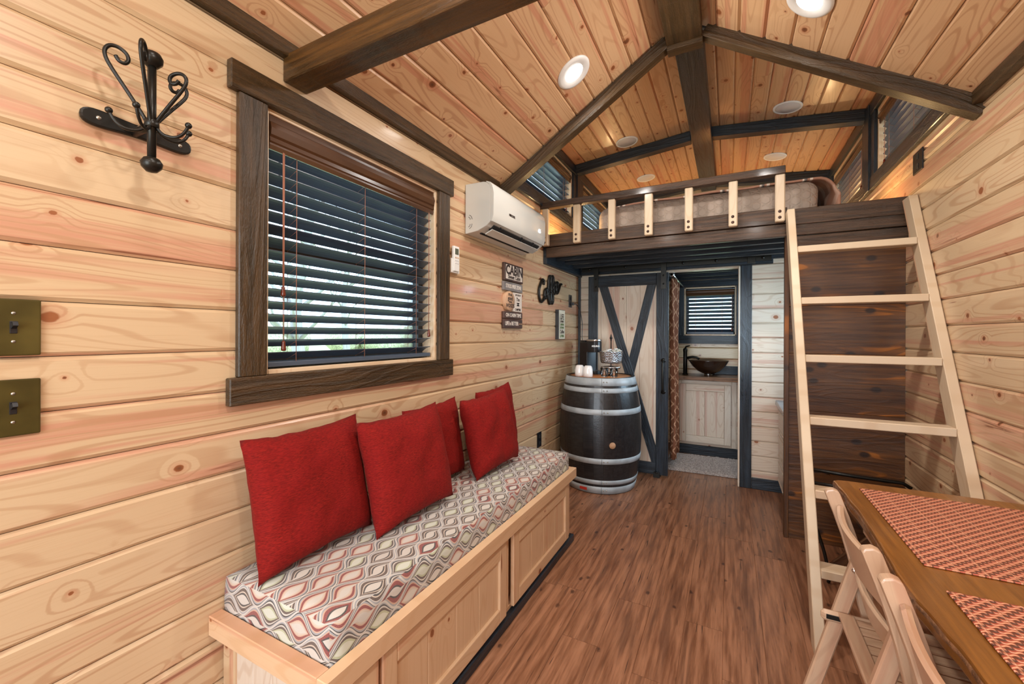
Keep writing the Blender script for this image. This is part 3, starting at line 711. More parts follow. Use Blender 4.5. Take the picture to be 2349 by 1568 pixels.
# ------------------------------------------------------------------ blinds
def blind(mt, W, z0, z1, pitch, sw, tilt, label, val_h=0.085, cords=(0.14, 0.5, 0.86), tassels=(), group='wooden blinds', vis=True):
    """mt: frame whose x runs along the window, z up, and +y into the window; built at its place"""
    e = empty('window_blind'); e.matrix_basis = mt; tag(e, label, 'blind', group)
    def B(mb, nm, m, bev=0.0): return mb.build(nm, m, e, Matrix.Identity(4), bev)
    # valance with a moulded face
    prof = [(0.0, 0.0), (-0.006, 0.0), (-0.010, 0.012), (-0.008, 0.018), (-0.012, 0.022), (-0.010, 0.034), (-0.016, 0.040), (-0.020, 0.058), (-0.014, 0.074), (-0.008, 0.078), (-0.006, val_h), (0.0, val_h)]
    mb = MB().prism([(p[0]+0.012, p[1]*val_h/0.085) for p in prof][::-1], (0.004, W-0.004), Matrix(((0, 0, 1, 0), (1, 0, 0, 0), (0, 1, 0, z1-val_h-0.012), (0, 0, 0, 1))), False)
    bm = B(mb, 'valance', M['valance'])
    B(MB().box(0.006, W-0.006, 0.014, 0.058, z1-0.055, z1-0.010), 'head_rail', M['slat'], 0.002)
    yc = 0.040; n = int((z1-val_h-0.0-(z0+0.035))/pitch); zs = [z0+0.040+i*pitch for i in range(n+2)]
    zs = [z for z in zs if z < z1-0.05]
    # one shared slat mesh
    k = 5; vs = []; fs = []
    for s_ in (0, 1):
        for i in range(k):
            a = (i/(k-1)-0.5); yy = a*sw; zz = 0.0035*(1-4*a*a)
            yr = yy*math.cos(tilt)-zz*math.sin(tilt); zr = yy*math.sin(tilt)+zz*math.cos(tilt)
            for th in (0, 0.0026): vs.append((0.008 if s_ == 0 else W-0.008, yr, zr+th))
    q = 2*k
    for i in range(k-1):
        fs += [(2*i, 2*i+2, q+2*i+2, q+2*i), (2*i+1, q+2*i+1, q+2*i+3, 2*i+3)]
    fs += [(0, q, q+1, 1), (2*k-2, 2*k-1, q+2*k-1, q+2*k-2), tuple([2*i for i in range(k)]+[2*i+1 for i in range(k-1, -1, -1)])[::-1], tuple([q+2*i for i in range(k)]+[q+2*i+1 for i in range(k-1, -1, -1)])]
    me = bpy.data.meshes.new('slat'); me.from_pydata(vs, [], fs); me.materials.append(M['slat'])
    for z in zs: link('slat', me, None, e, Matrix.Translation((0, yc, z)))
    B(MB().box(0.008, W-0.008, yc-sw/2, yc+sw/2, z0+0.004, z0+0.022), 'bottom_rail', M['slat'], 0.004)
    for c in cords:
        xx = c*W; mb = MB()
        mb.tube([(xx, yc-sw/2-0.002, z0+0.02), (xx, yc-sw/2-0.002, z1-0.06)], 0.0011, 5)
        mb.tube([(xx+0.004, yc+sw/2+0.002, z0+0.02), (xx+0.004, yc+sw/2+0.002, z1-0.06)], 0.0009, 5)
        for z in zs: mb.tube([(xx, yc-sw/2-0.002, z-math.sin(tilt)*sw/2-0.004), (xx+0.002, yc+sw/2+0.002, z+math.sin(tilt)*sw/2-0.004)], 0.0006, 4)
        B(mb, 'ladder_cord', M['cord'])
    for tx, tz in tassels:
        mb = MB().tube([(tx, yc-sw/2-0.008, z1-0.05), (tx, yc-sw/2-0.010, tz)], 0.0012, 5)
        mb.tube([(tx+0.004, yc-sw/2-0.008, z1-0.05), (tx+0.003, yc-sw/2-0.010, tz)], 0.0010, 5)
        cd = B(mb, 'pull_cord', M['cord'])
        prof = [(0.0005, 0), (0.007, 0.001), (0.0085, 0.006), (0.0075, 0.016), (0.0055, 0.026), (0.0065, 0.031), (0.004, 0.034), (0.0008, 0.036)]
        MB().lathe(prof, 12, Matrix.Translation((tx+0.0015, yc-sw/2-0.010, tz-0.036))).build('tassel', M['tassel'], cd, Matrix.Identity(4))
    return e
def frL(y0): return Matrix(((0, -1, 0, LW), (1, 0, 0, y0), (0, 0, 1, 0), (0, 0, 0, 1)))
def frR(y1): return Matrix(((0, 1, 0, RW), (-1, 0, 0, y1), (0, 0, 1, 0), (0, 0, 0, 1)))
TL = math.radians(-26)
blind(frL(WIN[0]+0.016), WIN[1]-WIN[0]-0.032-0.004, WIN[2]+0.018, WIN[3]-0.018, 0.0430, 0.052, TL, 'large brown wooden blind hanging in the big window above the bench', val_h=0.100,
      cords=(0.125, 0.485, 0.86), tassels=((0.052, 1.44), (0.054, 1.255), (0.825, 1.30)))
blind(frL(LH[1][0]+0.016), LH[1][1]-LH[1][0]-0.032, 2.403, 2.812, 0.0545, 0.050, math.radians(-3), 'dark blind in the loft window nearest the wall air conditioner', val_h=0.075, tassels=((1.12, 2.46),))
blind(frL(LH[2][0]+0.016), LH[2][1]-LH[2][0]-0.032, 2.403, 2.812, 0.0560, 0.050, math.radians(0), 'dark blind in the far loft window behind the bed on the air conditioner side', val_h=0.075)
blind(frR(RH[0][1]-0.016), RH[0][1]-RH[0][0]-0.032, 2.403, 2.802, 0.046, 0.050, math.radians(-42), 'dark blind in the loft window above the ladder', val_h=0.075, tassels=((0.10, 2.44),))
blind(frR(RH[1][1]-0.016), RH[1][1]-RH[1][0]-0.032, 2.403, 2.802, 0.046, 0.050, math.radians(-50), 'dark blind in the far loft window on the ladder side', val_h=0.075, tassels=((0.90, 2.44),))
blind(Matrix(((1, 0, 0, BWIN[0]+0.014), (0, 1, 0, DEND-0.006), (0, 0, 1, 0), (0, 0, 0, 1))), BWIN[1]-BWIN[0]-0.028, BWIN[2]+0.014, BWIN[3]-0.014, 0.043, 0.050, math.radians(-34), 'small dark blind in the bathroom window above the sink', val_h=0.070, cords=(0.2, 0.75), tassels=((0.47, 1.36),))

# ------------------------------------------------------------------ ceiling lamps and speakers
def slope_frame(x, y, z, ang, left):
    return Matrix.Translation((x, y, z)) @ Matrix.Rotation((-ang if left else ang), 4, 'Y') @ Matrix.Rotation(PI, 4, 'X')
for i, (lx, ly) in enumerate(LAMPS):
    e = empty('recessed_lamp'); left = lx < RIDGE
    e.matrix_basis = slope_frame(lx, ly, ceil_z(lx), sl, left)
    near = {0: 'lit round white recessed lamp in the slope above the air conditioner', 1: 'lit round white recessed lamp beside the ridge beam, cut by the picture top'}.get(i, 'lit round white recessed lamp in the slope behind the camera')
    tag(e, near, 'lamp', 'recessed ceiling lamps')
    MB().lathe([(0.050, 0.001), (0.052, 0.005), (0.078, 0.009), (0.090, 0.006), (0.093, 0.0), (0.090, -0.002)], 40).build('trim_ring', M['lampwhite'], e, Matrix.Identity(4))
    MB().lathe([(0.0005, 0.004), (0.052, 0.004), (0.053, 0.001)], 32).build('diffuser', M['lampglow'], e, Matrix.Identity(4))
for sgn, yy, lab in ((1, 3.70, 'unlit white ceiling disc over the loft, nearer one of the window side'), (-1, 3.68, 'unlit white ceiling disc over the loft, nearer one of the ladder side'),
                (1, 4.65, 'unlit white ceiling disc over the bed, farther one of the window side'), (-1, 4.64, 'unlit white ceiling disc over the bed, farther one of the ladder side')):
    x = -0.805 if sgn > 0 else 0.380
    z = DZ0 + DM*((x-LW) if sgn > 0 else (RW-x))
    e = empty('ceiling_disc'); e.matrix_basis = slope_frame(x, yy, z, dsl, sgn > 0); tag(e, lab, 'ceiling light', 'unlit loft discs')
    MB().lathe([(0.080, 0.004), (0.088, 0.009), (0.094, 0.006), (0.095, 0.0)], 36).build('trim_ring', M['lampwhite'], e, Matrix.Identity(4))
    MB().lathe([(0.0005, 0.0055), (0.080, 0.0055), (0.081, 0.004)], 36).build('disc_face', M['grille'], e, Matrix.Identity(4))

# ------------------------------------------------------------------ loft floor, its front boards and joists
lf = struct('floor_loft', 'dark stained loft deck with stepped front boards')
LY = 3.08
def lb(nm, x0, x1, y0, y1, z0, z1, m=None, bev=0.003): return bbox(nm, x0, x1, y0, y1, z0, z1, m or M['rail'], lf, bev)
lb('fascia_board', LW, 0.318, LY, LY+0.036, 1.982, 2.079); lb('fascia_board', 0.318, RW, LY, LY+0.036, 1.965, 2.062)
lb('front_joist', LW+0.03, RW, LY+0.010, LY+0.048, 1.900, 1.978)
lb('front_joist', 0.335, RW, LY+0.022, LY+0.060, 1.812, 1.896)
for i, yy in enumerate((3.30, 3.52, 3.74, 3.96, 4.25, 4.55, 4.85, 5.12)): lb('joist', LW+0.03, RW-0.03, yy, yy+0.04, 1.905, 1.985, M['black'])
lb('ledger_board', LW, LW+0.032, LY+0.02, 5.19, 1.850, 1.985, M['black']); lb('ledger_board', RW-0.032, RW, LY+0.06, 5.19, 1.850, 1.985, M['black'])
xx = LW
while xx < RW-0.02:
    x1 = min(xx+0.149, RW); lb('deck_board', xx, x1-0.002, LY+0.036, 5.19, 1.987, 2.010, M['rail'], 0.001); xx += 0.149

# loft railing
e = empty('loft_railing', (-0.5, 3.06, 1.98)); tag(e, 'loft guard rail with a dark top board and seven bolted pine balusters', 'railing')
board('top_rail', (-1.335, 3.060, 2.302), (0.304, 3.060, 2.302), (0, 0, 1), 0.048, 0.062, M['rail'], e)
for i, (xa, xb) in enumerate(((-1.328, -1.276), (-1.069, -1.013), (-0.797, -0.746), (-0.537, -0.481), (-0.271, -0.220), (-0.006, 0.046), (0.251, 0.3035))):
    bl = bbox('baluster', xa, xb, 3.038, LY, 1.984, 2.279, M['ladder'], e, 0.006)
    for zz in (2.010, 2.047):
        sub(MB().lathe([(0.0005, 0.004), (0.009, 0.003), (0.0095, 0)], 14, Matrix.Translation(((xa+xb)/2-0.002, 3.0385, zz)) @ Matrix.Rotation(PI/2, 4, 'X')), 'bolt_cap', M['signbrown'], bl)

# ------------------------------------------------------------------ partition of walnut-stained boards under the loft
pt = struct('wall_partition', 'dark walnut-stained board partition behind the ladder')
zs = [0.0, 0.265, 0.452, 0.811, 1.166, 1.464, 1.812]
part(MB().box(0.336, RW, 3.158, 3.176, 0, 1.88), 'partition_core', M['panel'], pt)
for z0, z1 in zip(zs[:-1], zs[1:]): plank(pt, (0.336, 3.142, z0), (1, 0, 0), (0, 0, 1), RW-0.336, z1-z0, M['panel'], t=0.016, g=0.0012, name='panel_board', shrink=0.0004)
bbox('corner_trim', 0.312, 0.336, 3.130, 3.182, 0.0, 1.905, M['panel'], pt, 0.002)

# ------------------------------------------------------------------ bathroom doorway: header, casing, baseboard
trim('charcoal header board above the bathroom doorway', LW, 0.318, EW-0.022, EW, 1.868, 1.985, M['black'])
trim('charcoal casing beside the bathroom doorway', 0.082, 0.168, EW-0.022, EW, 0.0, 1.868, M['black'])
trim('charcoal corner strip between window wall and end wall', LW, LW+0.022, EW-0.024, EW, 0.0, 1.868, M['black'])
trim('pine jamb of the bathroom doorway', 0.068, 0.082, EW-0.024, EW+0.07, 0.0, 1.862, M['pale'])
trim('pine head jamb of the bathroom doorway', -0.62, 0.068, EW-0.006, EW+0.07, 1.850, 1.862, M['pale'])
tag(bbox('baseboard_end', 0.170, RW, EW-0.020, EW, 0.0, 0.092, M['black'], None, 0.002), 'charcoal baseboard right of the bathroom doorway', kind='structure')

# sliding barn door
d = struct('door_1', 'sliding barn door with charcoal frame and diagonal braces over pale vertical boards')
DY0, DY1 = 3.905, 3.945
x0, x1, zb, zt = -1.212, -0.484, 0.022, 1.838
n = 6; pwid = (x1-x0)/n
for i in range(n):
    me_o = plank(d, (x0+(i+1)*pwid, DY1-0.014, zb+0.01), (0, 0, 1), (-1, 0, 0), zt-zb-0.02, pwid, M['pale'], t=0.010, g=0.005)
    me_o.matrix_basis = frame((x0+(i+0.5)*pwid, DY1-0.014, (zb+zt)/2), (0, 0, 1), (1, 0, 0))
def db(nm, xa, xb, za, zb_, **k): return bbox(nm, xa, xb, DY0, DY1-0.013, za, zb_, M['black'], d, 0.003)
db('stile', x0, x0+0.092, zb, zt); db('stile', x1-0.098, x1, zb, zt)
db('rail', x0+0.093, x1-0.099, zt-0.105, zt); db('rail', x0+0.093, x1-0.099, zb, zb+0.105)
bbox('door_edge', x1, x1+0.004, DY0, DY1, zb, zt, M['black'], d, 0.001)
# braces: one full diagonal, one meeting it
def brace(pa, pb, w_, yo): return board('brace', (pa[0], (DY0+DY1-0.013)/2+yo, pa[1]), (pb[0], (DY0+DY1-0.013)/2+yo, pb[1]), (1, 0, 0), w_, 0.024, M['black'], d)
brace((-1.080, zt-0.055), (-0.560, zb+0.045), 0.080, 0.0015); brace((-0.612, zt-0.055), (-0.822, 0.895), 0.078, 0.003)
hd = MB().tube([(-0.520, DY0-0.002, 1.045), (-0.520, DY0-0.030, 1.040), (-0.520, DY0-0.038, 1.02), (-0.520, DY0-0.038, 0.80), (-0.520, DY0-0.030, 0.78), (-0.520, DY0-0.002, 0.775)], 0.0095, 10)
for zz in (1.050, 0.770): hd.lathe([(0.0005, 0.006), (0.020, 0.004), (0.021, 0)], 16, Matrix.Translation((-0.520, DY0, zz)) @ Matrix.Rotation(PI/2, 4, 'X'))
part(hd, 'door_handle', M['iron'], d)
for xc in (-1.135, -0.520):
    s = part(MB().box(xc-0.022, xc+0.022, DY0-0.008, DY0, 1.690, 1.955), 'hanger_strap', M['iron'], d, 0.001)
    for zz in (1.735, 1.81): sub(MB().lathe([(0.0005, 0.005), (0.008, 0.004), (0.009, 0)], 6, Matrix.Translation((xc, DY0-0.008, zz)) @ Matrix.Rotation(PI/2, 4, 'X')), 'bolt', M['iron'], s)
    part(MB().lathe([(0.0005, -0.012), (0.034, -0.012), (0.036, -0.006), (0.030, 0), (0.036, 0.006), (0.034, 0.012), (0.0005, 0.012)], 24, Matrix.Translation((xc, DY0+0.016, 1.962)) @ Matrix.Rotation(PI/2, 4, 'X')), 'roller', M['iron'], d)
e = empty('door_track', (-0.5, 3.93, 1.90)); tag(e, 'black steel sliding door track on the header board under the loft', 'track')
part(MB().box(LW+0.06, 0.30, DY0+0.012, DY0+0.020, 1.886, 1.930), 'track_bar', M['iron'], e, 0.001)
for xc in (-1.20, -0.86, -0.36, -0.10, 0.24): part(MB().lathe([(0.009, 0), (0.009, 0.075)], 10, Matrix.Translation((xc, EW-0.022, 1.908)) @ Matrix.Rotation(PI/2, 4, 'X')).lathe([(0.0005, 0.112), (0.012, 0.110), (0.013, 0.100), (0.009, 0.094)], 6, Matrix.Translation((xc, EW-0.008, 1.908)) @ Matrix.Rotation(PI/2, 4, 'X')), 'track_bolt', M['iron'], e)
part(MB().box(0.13, 0.19, DY0+0.004, DY0+0.030, 1.870, 1.962), 'end_stop', M['iron'], e, 0.003)
e = empty('door_guide', (-0.573, 3.925, 0)); tag(e, 'small black floor guide under the sliding door', 'door guide')
part(MB().box(-0.60, -0.545, 3.885, 3.900, 0, 0.05).box(-0.60, -0.545, 3.952, 3.965, 0, 0.05).box(-0.60, -0.545, 3.885, 3.965, 0, 0.006), 'guide_bracket', M['iron'], e, 0.001)
part(MB().lathe([(0.0005, 0.052), (0.016, 0.052), (0.018, 0.045), (0.012, 0.04)], 16, Matrix.Translation((-0.573, 3.893, 0))), 'guide_roller', M['iron'], e)

# ------------------------------------------------------------------ text helper
def text(s, size, m, parent, mw, ext=0.0006, align='CENTER', bold=0.0, name='lettering', sx=1.0):
    c = bpy.data.curves.new(name, 'FONT'); c.body = s; c.size = size; c.extrude = ext; c.align_x = align; c.align_y = 'CENTER'; c.offset = bold; c.resolution_u = 3
    o = bpy.data.objects.new(name+'_src', c); COL.objects.link(o); bpy.context.view_layer.update()
    me = bpy.data.meshes.new_from_object(o.evaluated_get(bpy.context.evaluated_depsgraph_get())); me.name = name
    bpy.data.objects.remove(o); bpy.data.curves.remove(c)
    me.materials.clear()
    q = mw @ Matrix.Diagonal((sx, 1, 1, 1))
    me.transform(q)
    mb = parent.matrix_basis.copy(); p = parent.parent
    while p is not None: mb = p.matrix_basis @ mb; p = p.parent
    if parent.parent is None and parent.type == 'EMPTY': mb = parent.matrix_basis.copy()
    o = link(name, me, m, parent, mb.inverted()); return o
def onL(y, z, x=0.0): return frame((LW+x, y, z), (0, 1, 0), (0, 0, 1))

# ------------------------------------------------------------------ wall items, left wall
# air conditioner
AY0, AY1 = 1.975, 2.700
e = empty('air_conditioner', (LW, 2.34, 1.86)); tag(e, 'white split air conditioner mounted high on the pine wall', 'air conditioner')
prof = [(0, 1.853), (0.012, 1.853), (0.085, 1.862), (0.140, 1.884), (0.168, 1.906), (0.170, 2.085), (0.160, 2.112), (0.140, 2.128), (0.120, 2.133), (0, 2.135)]
mxy = Matrix(((1, 0, 0, LW), (0, 0, -1, 0), (0, 1, 0, 0), (0, 0, 0, 1)))
part(MB().prism([(p[0], p[1]) for p in prof], (-AY1, -AY0), mxy), 'body', M['acwhite'], e, 0.006, 3)
fp = [(0.168, 1.908), (0.178, 1.905), (0.188, 1.940), (0.190, 2.060), (0.182, 2.100), (0.166, 2.124), (0.140, 2.134), (0.138, 2.131), (0.160, 2.112), (0.170, 2.085)]
pn = part(MB().prism(fp, (-AY1+0.001, -AY0-0.001), mxy, True), 'front_panel', M['acwhite'], e, 0.002)
q = Matrix(((1, 0, 0, LW+0.128), (0, 1, 0, 0), (0, 0, 1, 1.884), (0, 0, 0, 1))) @ Matrix.Rotation(math.radians(-52), 4, 'Y')
part(MB().box(-0.006, 0.010, AY0+0.055, AY1-0.045, -0.018, 0.022, Matrix.Translation((LW+0.140, 0, 1.886)) @ Matrix.Rotation(math.radians(55), 4, 'Y')), 'air_outlet', M['gap'], e)
part(MB().box(-0.003, 0.003, AY0+0.050, AY1-0.040, -0.026, 0.026, Matrix.Translation((LW+0.128, 0, 1.862)) @ Matrix.Rotation(math.radians(66), 4, 'Y')), 'louver_flap', M['acwhite'], e, 0.001)
part(MB().box(LW+0.068, LW+0.082, AY0+0.05, AY1-0.04, 1.8555, 1.864), 'bottom_slot', M['gap'], e)
for yy in (2.10, 2.38, 2.55): part(MB().box(-0.004, 0.014, yy, yy+0.008, -0.018, 0.024, Matrix.Translation((LW+0.144, 0, 1.886)) @ Matrix.Rotation(math.radians(55), 4, 'Y')), 'vane', M['blackp'], e)
for (cy, cz, r, a0, a1) in ((0.018, 1.915, 0.020, 95, 175), (0.018, 1.915, 0.031, 70, 150)):
    pass
arc = MB()
for (cx, cz, r, a0, a1) in ((0.020, 1.930, 0.016, 0, 80), (0.020, 1.930, 0.028, 0, 70), (0.020, 1.905, 0.016, -80, 0), (0.020, 1.905, 0.028, -70, 0)):
    arc.tube([(LW+cx+r*math.cos(math.radians(a0+(a1-a0)*i/8)), AY0-0.0005, cz+r*math.sin(math.radians(a0+(a1-a0)*i/8))) for i in range(9)], 0.0013, 5)
part(arc, 'end_vent_marks', M['ink'], e)
text('MRCOOL', 0.018, M['ink'], pn, onL(2.195, 1.985, 0.1905), name='brand_lettering', bold=0.0006)
text('66', 0.034, M['led'], pn, onL(2.600, 1.985, 0.1905), name='temperature_digits', bold=0.0008)
# remote control in its holder
e = empty('remote_control', (LW, 1.862, 1.62)); tag(e, 'white remote control in a wall holder beside the big window', 'remote control')
part(MB().box(LW, LW+0.016, 1.822, 1.900, 1.612, 1.690), 'holder', M['white'], e, 0.004)
b = part(MB().box(LW+0.006, LW+0.024, 1.836, 1.888, 1.620, 1.758), 'remote_body', M['white'], e, 0.006, 3)
sub(MB().box(LW+0.0235, LW+0.0247, 1.846, 1.878, 1.712, 1.745), 'screen', M['lcd'], b)
for i in range(3):
    for j in range(3): sub(MB().lathe([(0.0004, 0.0012), (0.004, 0.001), (0.0044, 0)], 10, Matrix.Translation((LW+0.024, 1.850+j*0.012, 1.665+i*0.015)) @ Matrix.Rotation(PI/2, 4, 'Y')), 'button', M['grille'] if i < 2 else M['signtan'], b)
# switches
for (zc, lab) in ((1.290, 'bronze toggle switch plate, upper of the two on the near wall'), (1.120, 'bronze toggle switch plate, lower of the two on the near wall')):
    e = empty('light_switch', (LW, 0.285, zc)); tag(e, lab, 'light switch', 'toggle switches on the near wall')
    part(MB().box(LW, LW+0.007, 0.246, 0.325, zc-0.060, zc+0.060), 'plate', M['brass'], e, 0.004, 3)
    part(MB().box(LW+0.006, LW+0.0085, 0.2795, 0.2905, zc-0.013, zc+0.013), 'toggle_slot', M['blackp'], e, 0.001)
    part(MB().box(-0.004, 0.012, -0.004, 0.004, -0.005, 0.005, Matrix.Translation((LW+0.010, 0.285, zc+0.003)) @ Matrix.Rotation(math.radians(-25), 4, 'Y')), 'toggle', M['blackp'], e, 0.001)
    for dz in (0.030, -0.030): part(MB().lathe([(0.0004, 0.0018), (0.0028, 0.0012), (0.0034, 0)], 12, Matrix.Translation((LW+0.007, 0.285, zc+dz)) @ Matrix.Rotation(PI/2, 4, 'Y')), 'screw', M['screw'], e)
# coat hook
hx, hy = LW+0.100, 0.483
e = empty('coat_hook', (LW, hy, 1.79)); tag(e, 'black iron wall coat rack with scrolled arms and knob-ended hooks', 'coat rack')
pts = []
for i in range(41):
    a = 2*PI*i/40; u = math.cos(a); v = math.sin(a)
    yy = 0.495 + 0.112*u; zz = 1.790 + (0.026*(0.55+0.75*u*u))*1.12*(abs(v)**0.8)*(1 if v >= 0 else -1)
    pts.append((yy, zz))
part(MB().prism(pts[:-1], (0.0, 0.012), Matrix(((0, 0, 1, LW+0.001), (1, 0, 0, 0), (0, 1, 0, 0), (0, 0, 0, 1)))), 'wall_plate', M['iron'], e, 0.004, 2)
for yy in (0.415, 0.580): part(MB().lathe([(0.0004, 0.0025), (0.004, 0.002), (0.005, 0)], 12, Matrix.Translation((LW+0.013, yy, 1.790)) @ Matrix.Rotation(PI/2, 4, 'Y')), 'screw', M['screw'], e)
part(MB().tube([(LW+0.012, hy, 1.783), (hx, hy, 1.783)], 0.010, 10), 'standoff', M['iron'], e)
part(MB().tube([(hx, hy, 1.695), (hx, hy, 1.935)], 0.0088, 14), 'post', M['iron'], e)
part(MB().lathe([(0.0005, -0.021), (0.012, -0.019), (0.021, -0.008), (0.022, 0.003), (0.017, 0.013), (0.009, 0.017), (0.0005, 0.018)][::1], 20, Matrix.Translation((hx, hy, 1.943))), 'top_knob', M['iron'], e)
part(MB().lathe([(0.0005, -0.020), (0.011, -0.018), (0.020, -0.008), (0.022, 0.003), (0.016, 0.013), (0.010, 0.016), (0.0005, 0.017)], 20, Matrix.Translation((hx, hy, 1.688))), 'bottom_knob', M['iron'], e)
part(MB().lathe([(0.013, -0.009), (0.0145, -0.008), (0.0145, 0.008), (0.013, 0.009), (0.010, 0.009), (0.010, -0.009), (0.013, -0.009)], 20, Matrix.Translation((hx, hy, 1.785))), 'collar', M['iron'], e)
for an in (-112, -35, 38, 92):
    a = math.radians(an); dx, dy = math.cos(a), math.sin(a)
    P = [(0.009, 1.778), (0.013, 1.795), (0.040, 1.842), (0.068, 1.888), (0.080, 1.912), (0.082, 1.930), (0.074, 1.943), (0.060, 1.945), (0.046, 1.936), (0.042, 1.922), (0.048, 1.912), (0.058, 1.914), (0.064, 1.924)]
    if an in (38, 92): P = [(r*0.90, 1.79+(z-1.79)*0.80) for r, z in P]
    part(MB().tube(smooth([(hx+dx*r, hy+dy*r, z) for r, z in P]), 0.0042, 8), 'scroll_arm', M['iron'], e)
for an in (-112, -42, 45, 85):
    a = math.radians(an); dx, dy = math.cos(a), math.sin(a)
    P = [(0.008, 1.792), (0.012, 1.775), (0.026, 1.762), (0.048, 1.760), (0.064, 1.771), (0.074, 1.789)]
    h = part(MB().tube(smooth([(hx+dx*r, hy+dy*r, z) for r, z in P]), 0.0036, 8), 'hook', M['iron'], e)
    sub(MB().ball((hx+dx*0.075, hy+dy*0.075, 1.793), 0.0075), 'hook_knob', M['iron'], h)
# stacked cabin sign
e = empty('cabin_sign', (LW, 2.548, 1.315)); tag(e, 'stack of small cabin sign plaques hung on the pine wall', 'sign')
def sign(nm, y0, y1, z0, z1, th, m, rim=None):
    p = part(MB().box(LW, LW+th, y0, y1, z0, z1), nm, m, e, 0.004)
    return p
p = sign('cabin_plaque', 2.410, 2.686, 1.640, 1.760, 0.022, M['signbrown'])
f = sub(MB().box(LW+0.0215, LW+0.024, 2.426, 2.670, 1.652, 1.748), 'plaque_face', M['porc'], p, 0.001)
text('CABIN', 0.086, M['ink'], f, onL(2.548, 1.712, 0.0243), sx=0.98, bold=0.0028); text('Sweet Cabin', 0.036, M['ink'], f, onL(2.548, 1.668, 0.0243), bold=0.0010)
p = sign('zone_plaque', 2.406, 2.684, 1.575, 1.634, 0.020, M['signgrey']); text('STRESS FREE ZONE', 0.036, M['porc'], p, onL(2.545, 1.605, 0.0203), sx=0.76, bold=0.0010)
p = part(MB().lathe([(0.0005, 0.026), (0.064, 0.026), (0.067, 0.023), (0.067, 0.0)], 40, Matrix.Translation((LW, 2.484, 1.505)) @ Matrix.Rotation(PI/2, 4, 'Y')), 'round_plaque', M['signtan'], e)
for s_, z, sz, mm in (("IT'S ALL", 1.546, 0.020, 'ink'), ('good', 1.522, 0.040, 'ink'), ('IN THE', 1.497, 0.014, 'ink'), ('WOODS', 1.472, 0.036, 'signbrown')): text(s_, sz, M[mm], p, onL(2.484, z, 0.0262), bold=0.0010, sx=0.85)
p = sign('campfire_plaque', 2.545, 2.682, 1.437, 1.570, 0.016, M['porc'])
for s_, z, sz in (("LET'S SIT BY", 1.553, 0.017), ('The', 1.523, 0.036), ('CAMPFIRE', 1.452, 0.022)): text(s_, sz, M['ink'], p, onL(2.618, z, 0.0163), bold=0.0006, sx=0.9)
sub(MB().box(LW+0.016, LW+0.0168, 2.600, 2.640, 1.478, 1.486).box(LW+0.016, LW+0.0168, 2.600, 2.640, 1.494, 1.501).box(LW+0.016, LW+0.0168, 2.612, 2.628, 1.478, 1.500), 'fire_emblem', M['ink'], p)
p = sign('time_plaque', 2.406, 2.684, 1.386, 1.433, 0.020, M['signbrown']); text('ON CABIN TIME', 0.034, M['porc'], p, onL(2.545, 1.409, 0.0203), sx=0.92, bold=0.0010)
p = sign('better_plaque', 2.406, 2.684, 1.320, 1.383, 0.020, M['signbrown']); text('LIFE is BETTER', 0.036, M['porc'], p, onL(2.520, 1.352, 0.0203), sx=0.86, bold=0.0012); text('at the Cabin', 0.013, M['signtan'], p, onL(2.652, 1.352, 0.0203), sx=0.8)
# coffee word sign (black script)
e = empty('coffee_sign', (LW, 3.24, 1.54)); tag(e, 'black script word sign reading Coffee on the pine wall', 'sign')
W_ = {'letter_c': [(3.086, 1.682), (3.091, 1.709), (3.056, 1.718), (3.016, 1.672), (2.993, 1.628), (3.0, 1.574), (3.034, 1.539), (3.081, 1.561), (3.115, 1.610)],
      'letter_o': [(3.145, 1.655), (3.108, 1.635), (3.102, 1.588), (3.130, 1.574), (3.155, 1.610), (3.140, 1.654), (3.175, 1.640)],
      'letter_f': [(3.165, 1.632), (3.222, 1.690), (3.236, 1.748), (3.208, 1.766), (3.186, 1.714), (3.180, 1.646), (3.185, 1.579), (3.208, 1.535), (3.230, 1.560), (3.222, 1.612), (3.196, 1.630)],
      'letter_f_2': [(3.225, 1.632), (3.282, 1.696), (3.297, 1.753), (3.268, 1.772), (3.246, 1.721), (3.240, 1.652), (3.245, 1.583), (3.268, 1.540), (3.290, 1.568), (3.282, 1.617), (3.256, 1.635)],
      'letter_e': [(3.285, 1.656), (3.333, 1.681), (3.346, 1.714), (3.316, 1.723), (3.296, 1.680), (3.300, 1.638), (3.327, 1.628), (3.358, 1.655)],
      'letter_e_2': [(3.364, 1.668), (3.398, 1.693), (3.402, 1.725), (3.372, 1.730), (3.354, 1.688), (3.360, 1.646), (3.389, 1.638), (3.430, 1.681), (3.455, 1.719), (3.487, 1.726)]}
for nm, P in W_.items():
    Q = smooth([(LW+0.012, a, z_) for a, z_ in P]); part(MB().tube(Q, 0.0112, 8), nm.replace('_2', ''), M['iron'], e)
# life sign
e = empty('life_sign', (LW, 3.44, 1.24)); tag(e, 'narrow cream metal sign headed LIFE under the script word', 'sign')
p = part(MB().box(LW, LW+0.034, 3.370, 3.522, 1.236, 1.496), 'sign_body', M['blackp'], e, 0.002)
f = sub(MB().box(LW+0.0335, LW+0.0350, 3.374, 3.518, 1.240, 1.492), 'sign_face', M['signcream'], p)
for s_, z, sz, mm in (('LIFE', 1.432, 0.066, 'ink'), ('IS WHAT', 1.392, 0.024, 'ink'), ('HAPPENS', 1.365, 0.024, 'green'), ('BETWEEN', 1.338, 0.024, 'green'), ('Coffee', 1.302, 0.046, 'ink'), ('& WINE', 1.264, 0.034, 'green')): text(s_, sz, M[mm], f, onL(3.446, z, 0.0353), bold=0.0010, sx=0.8)
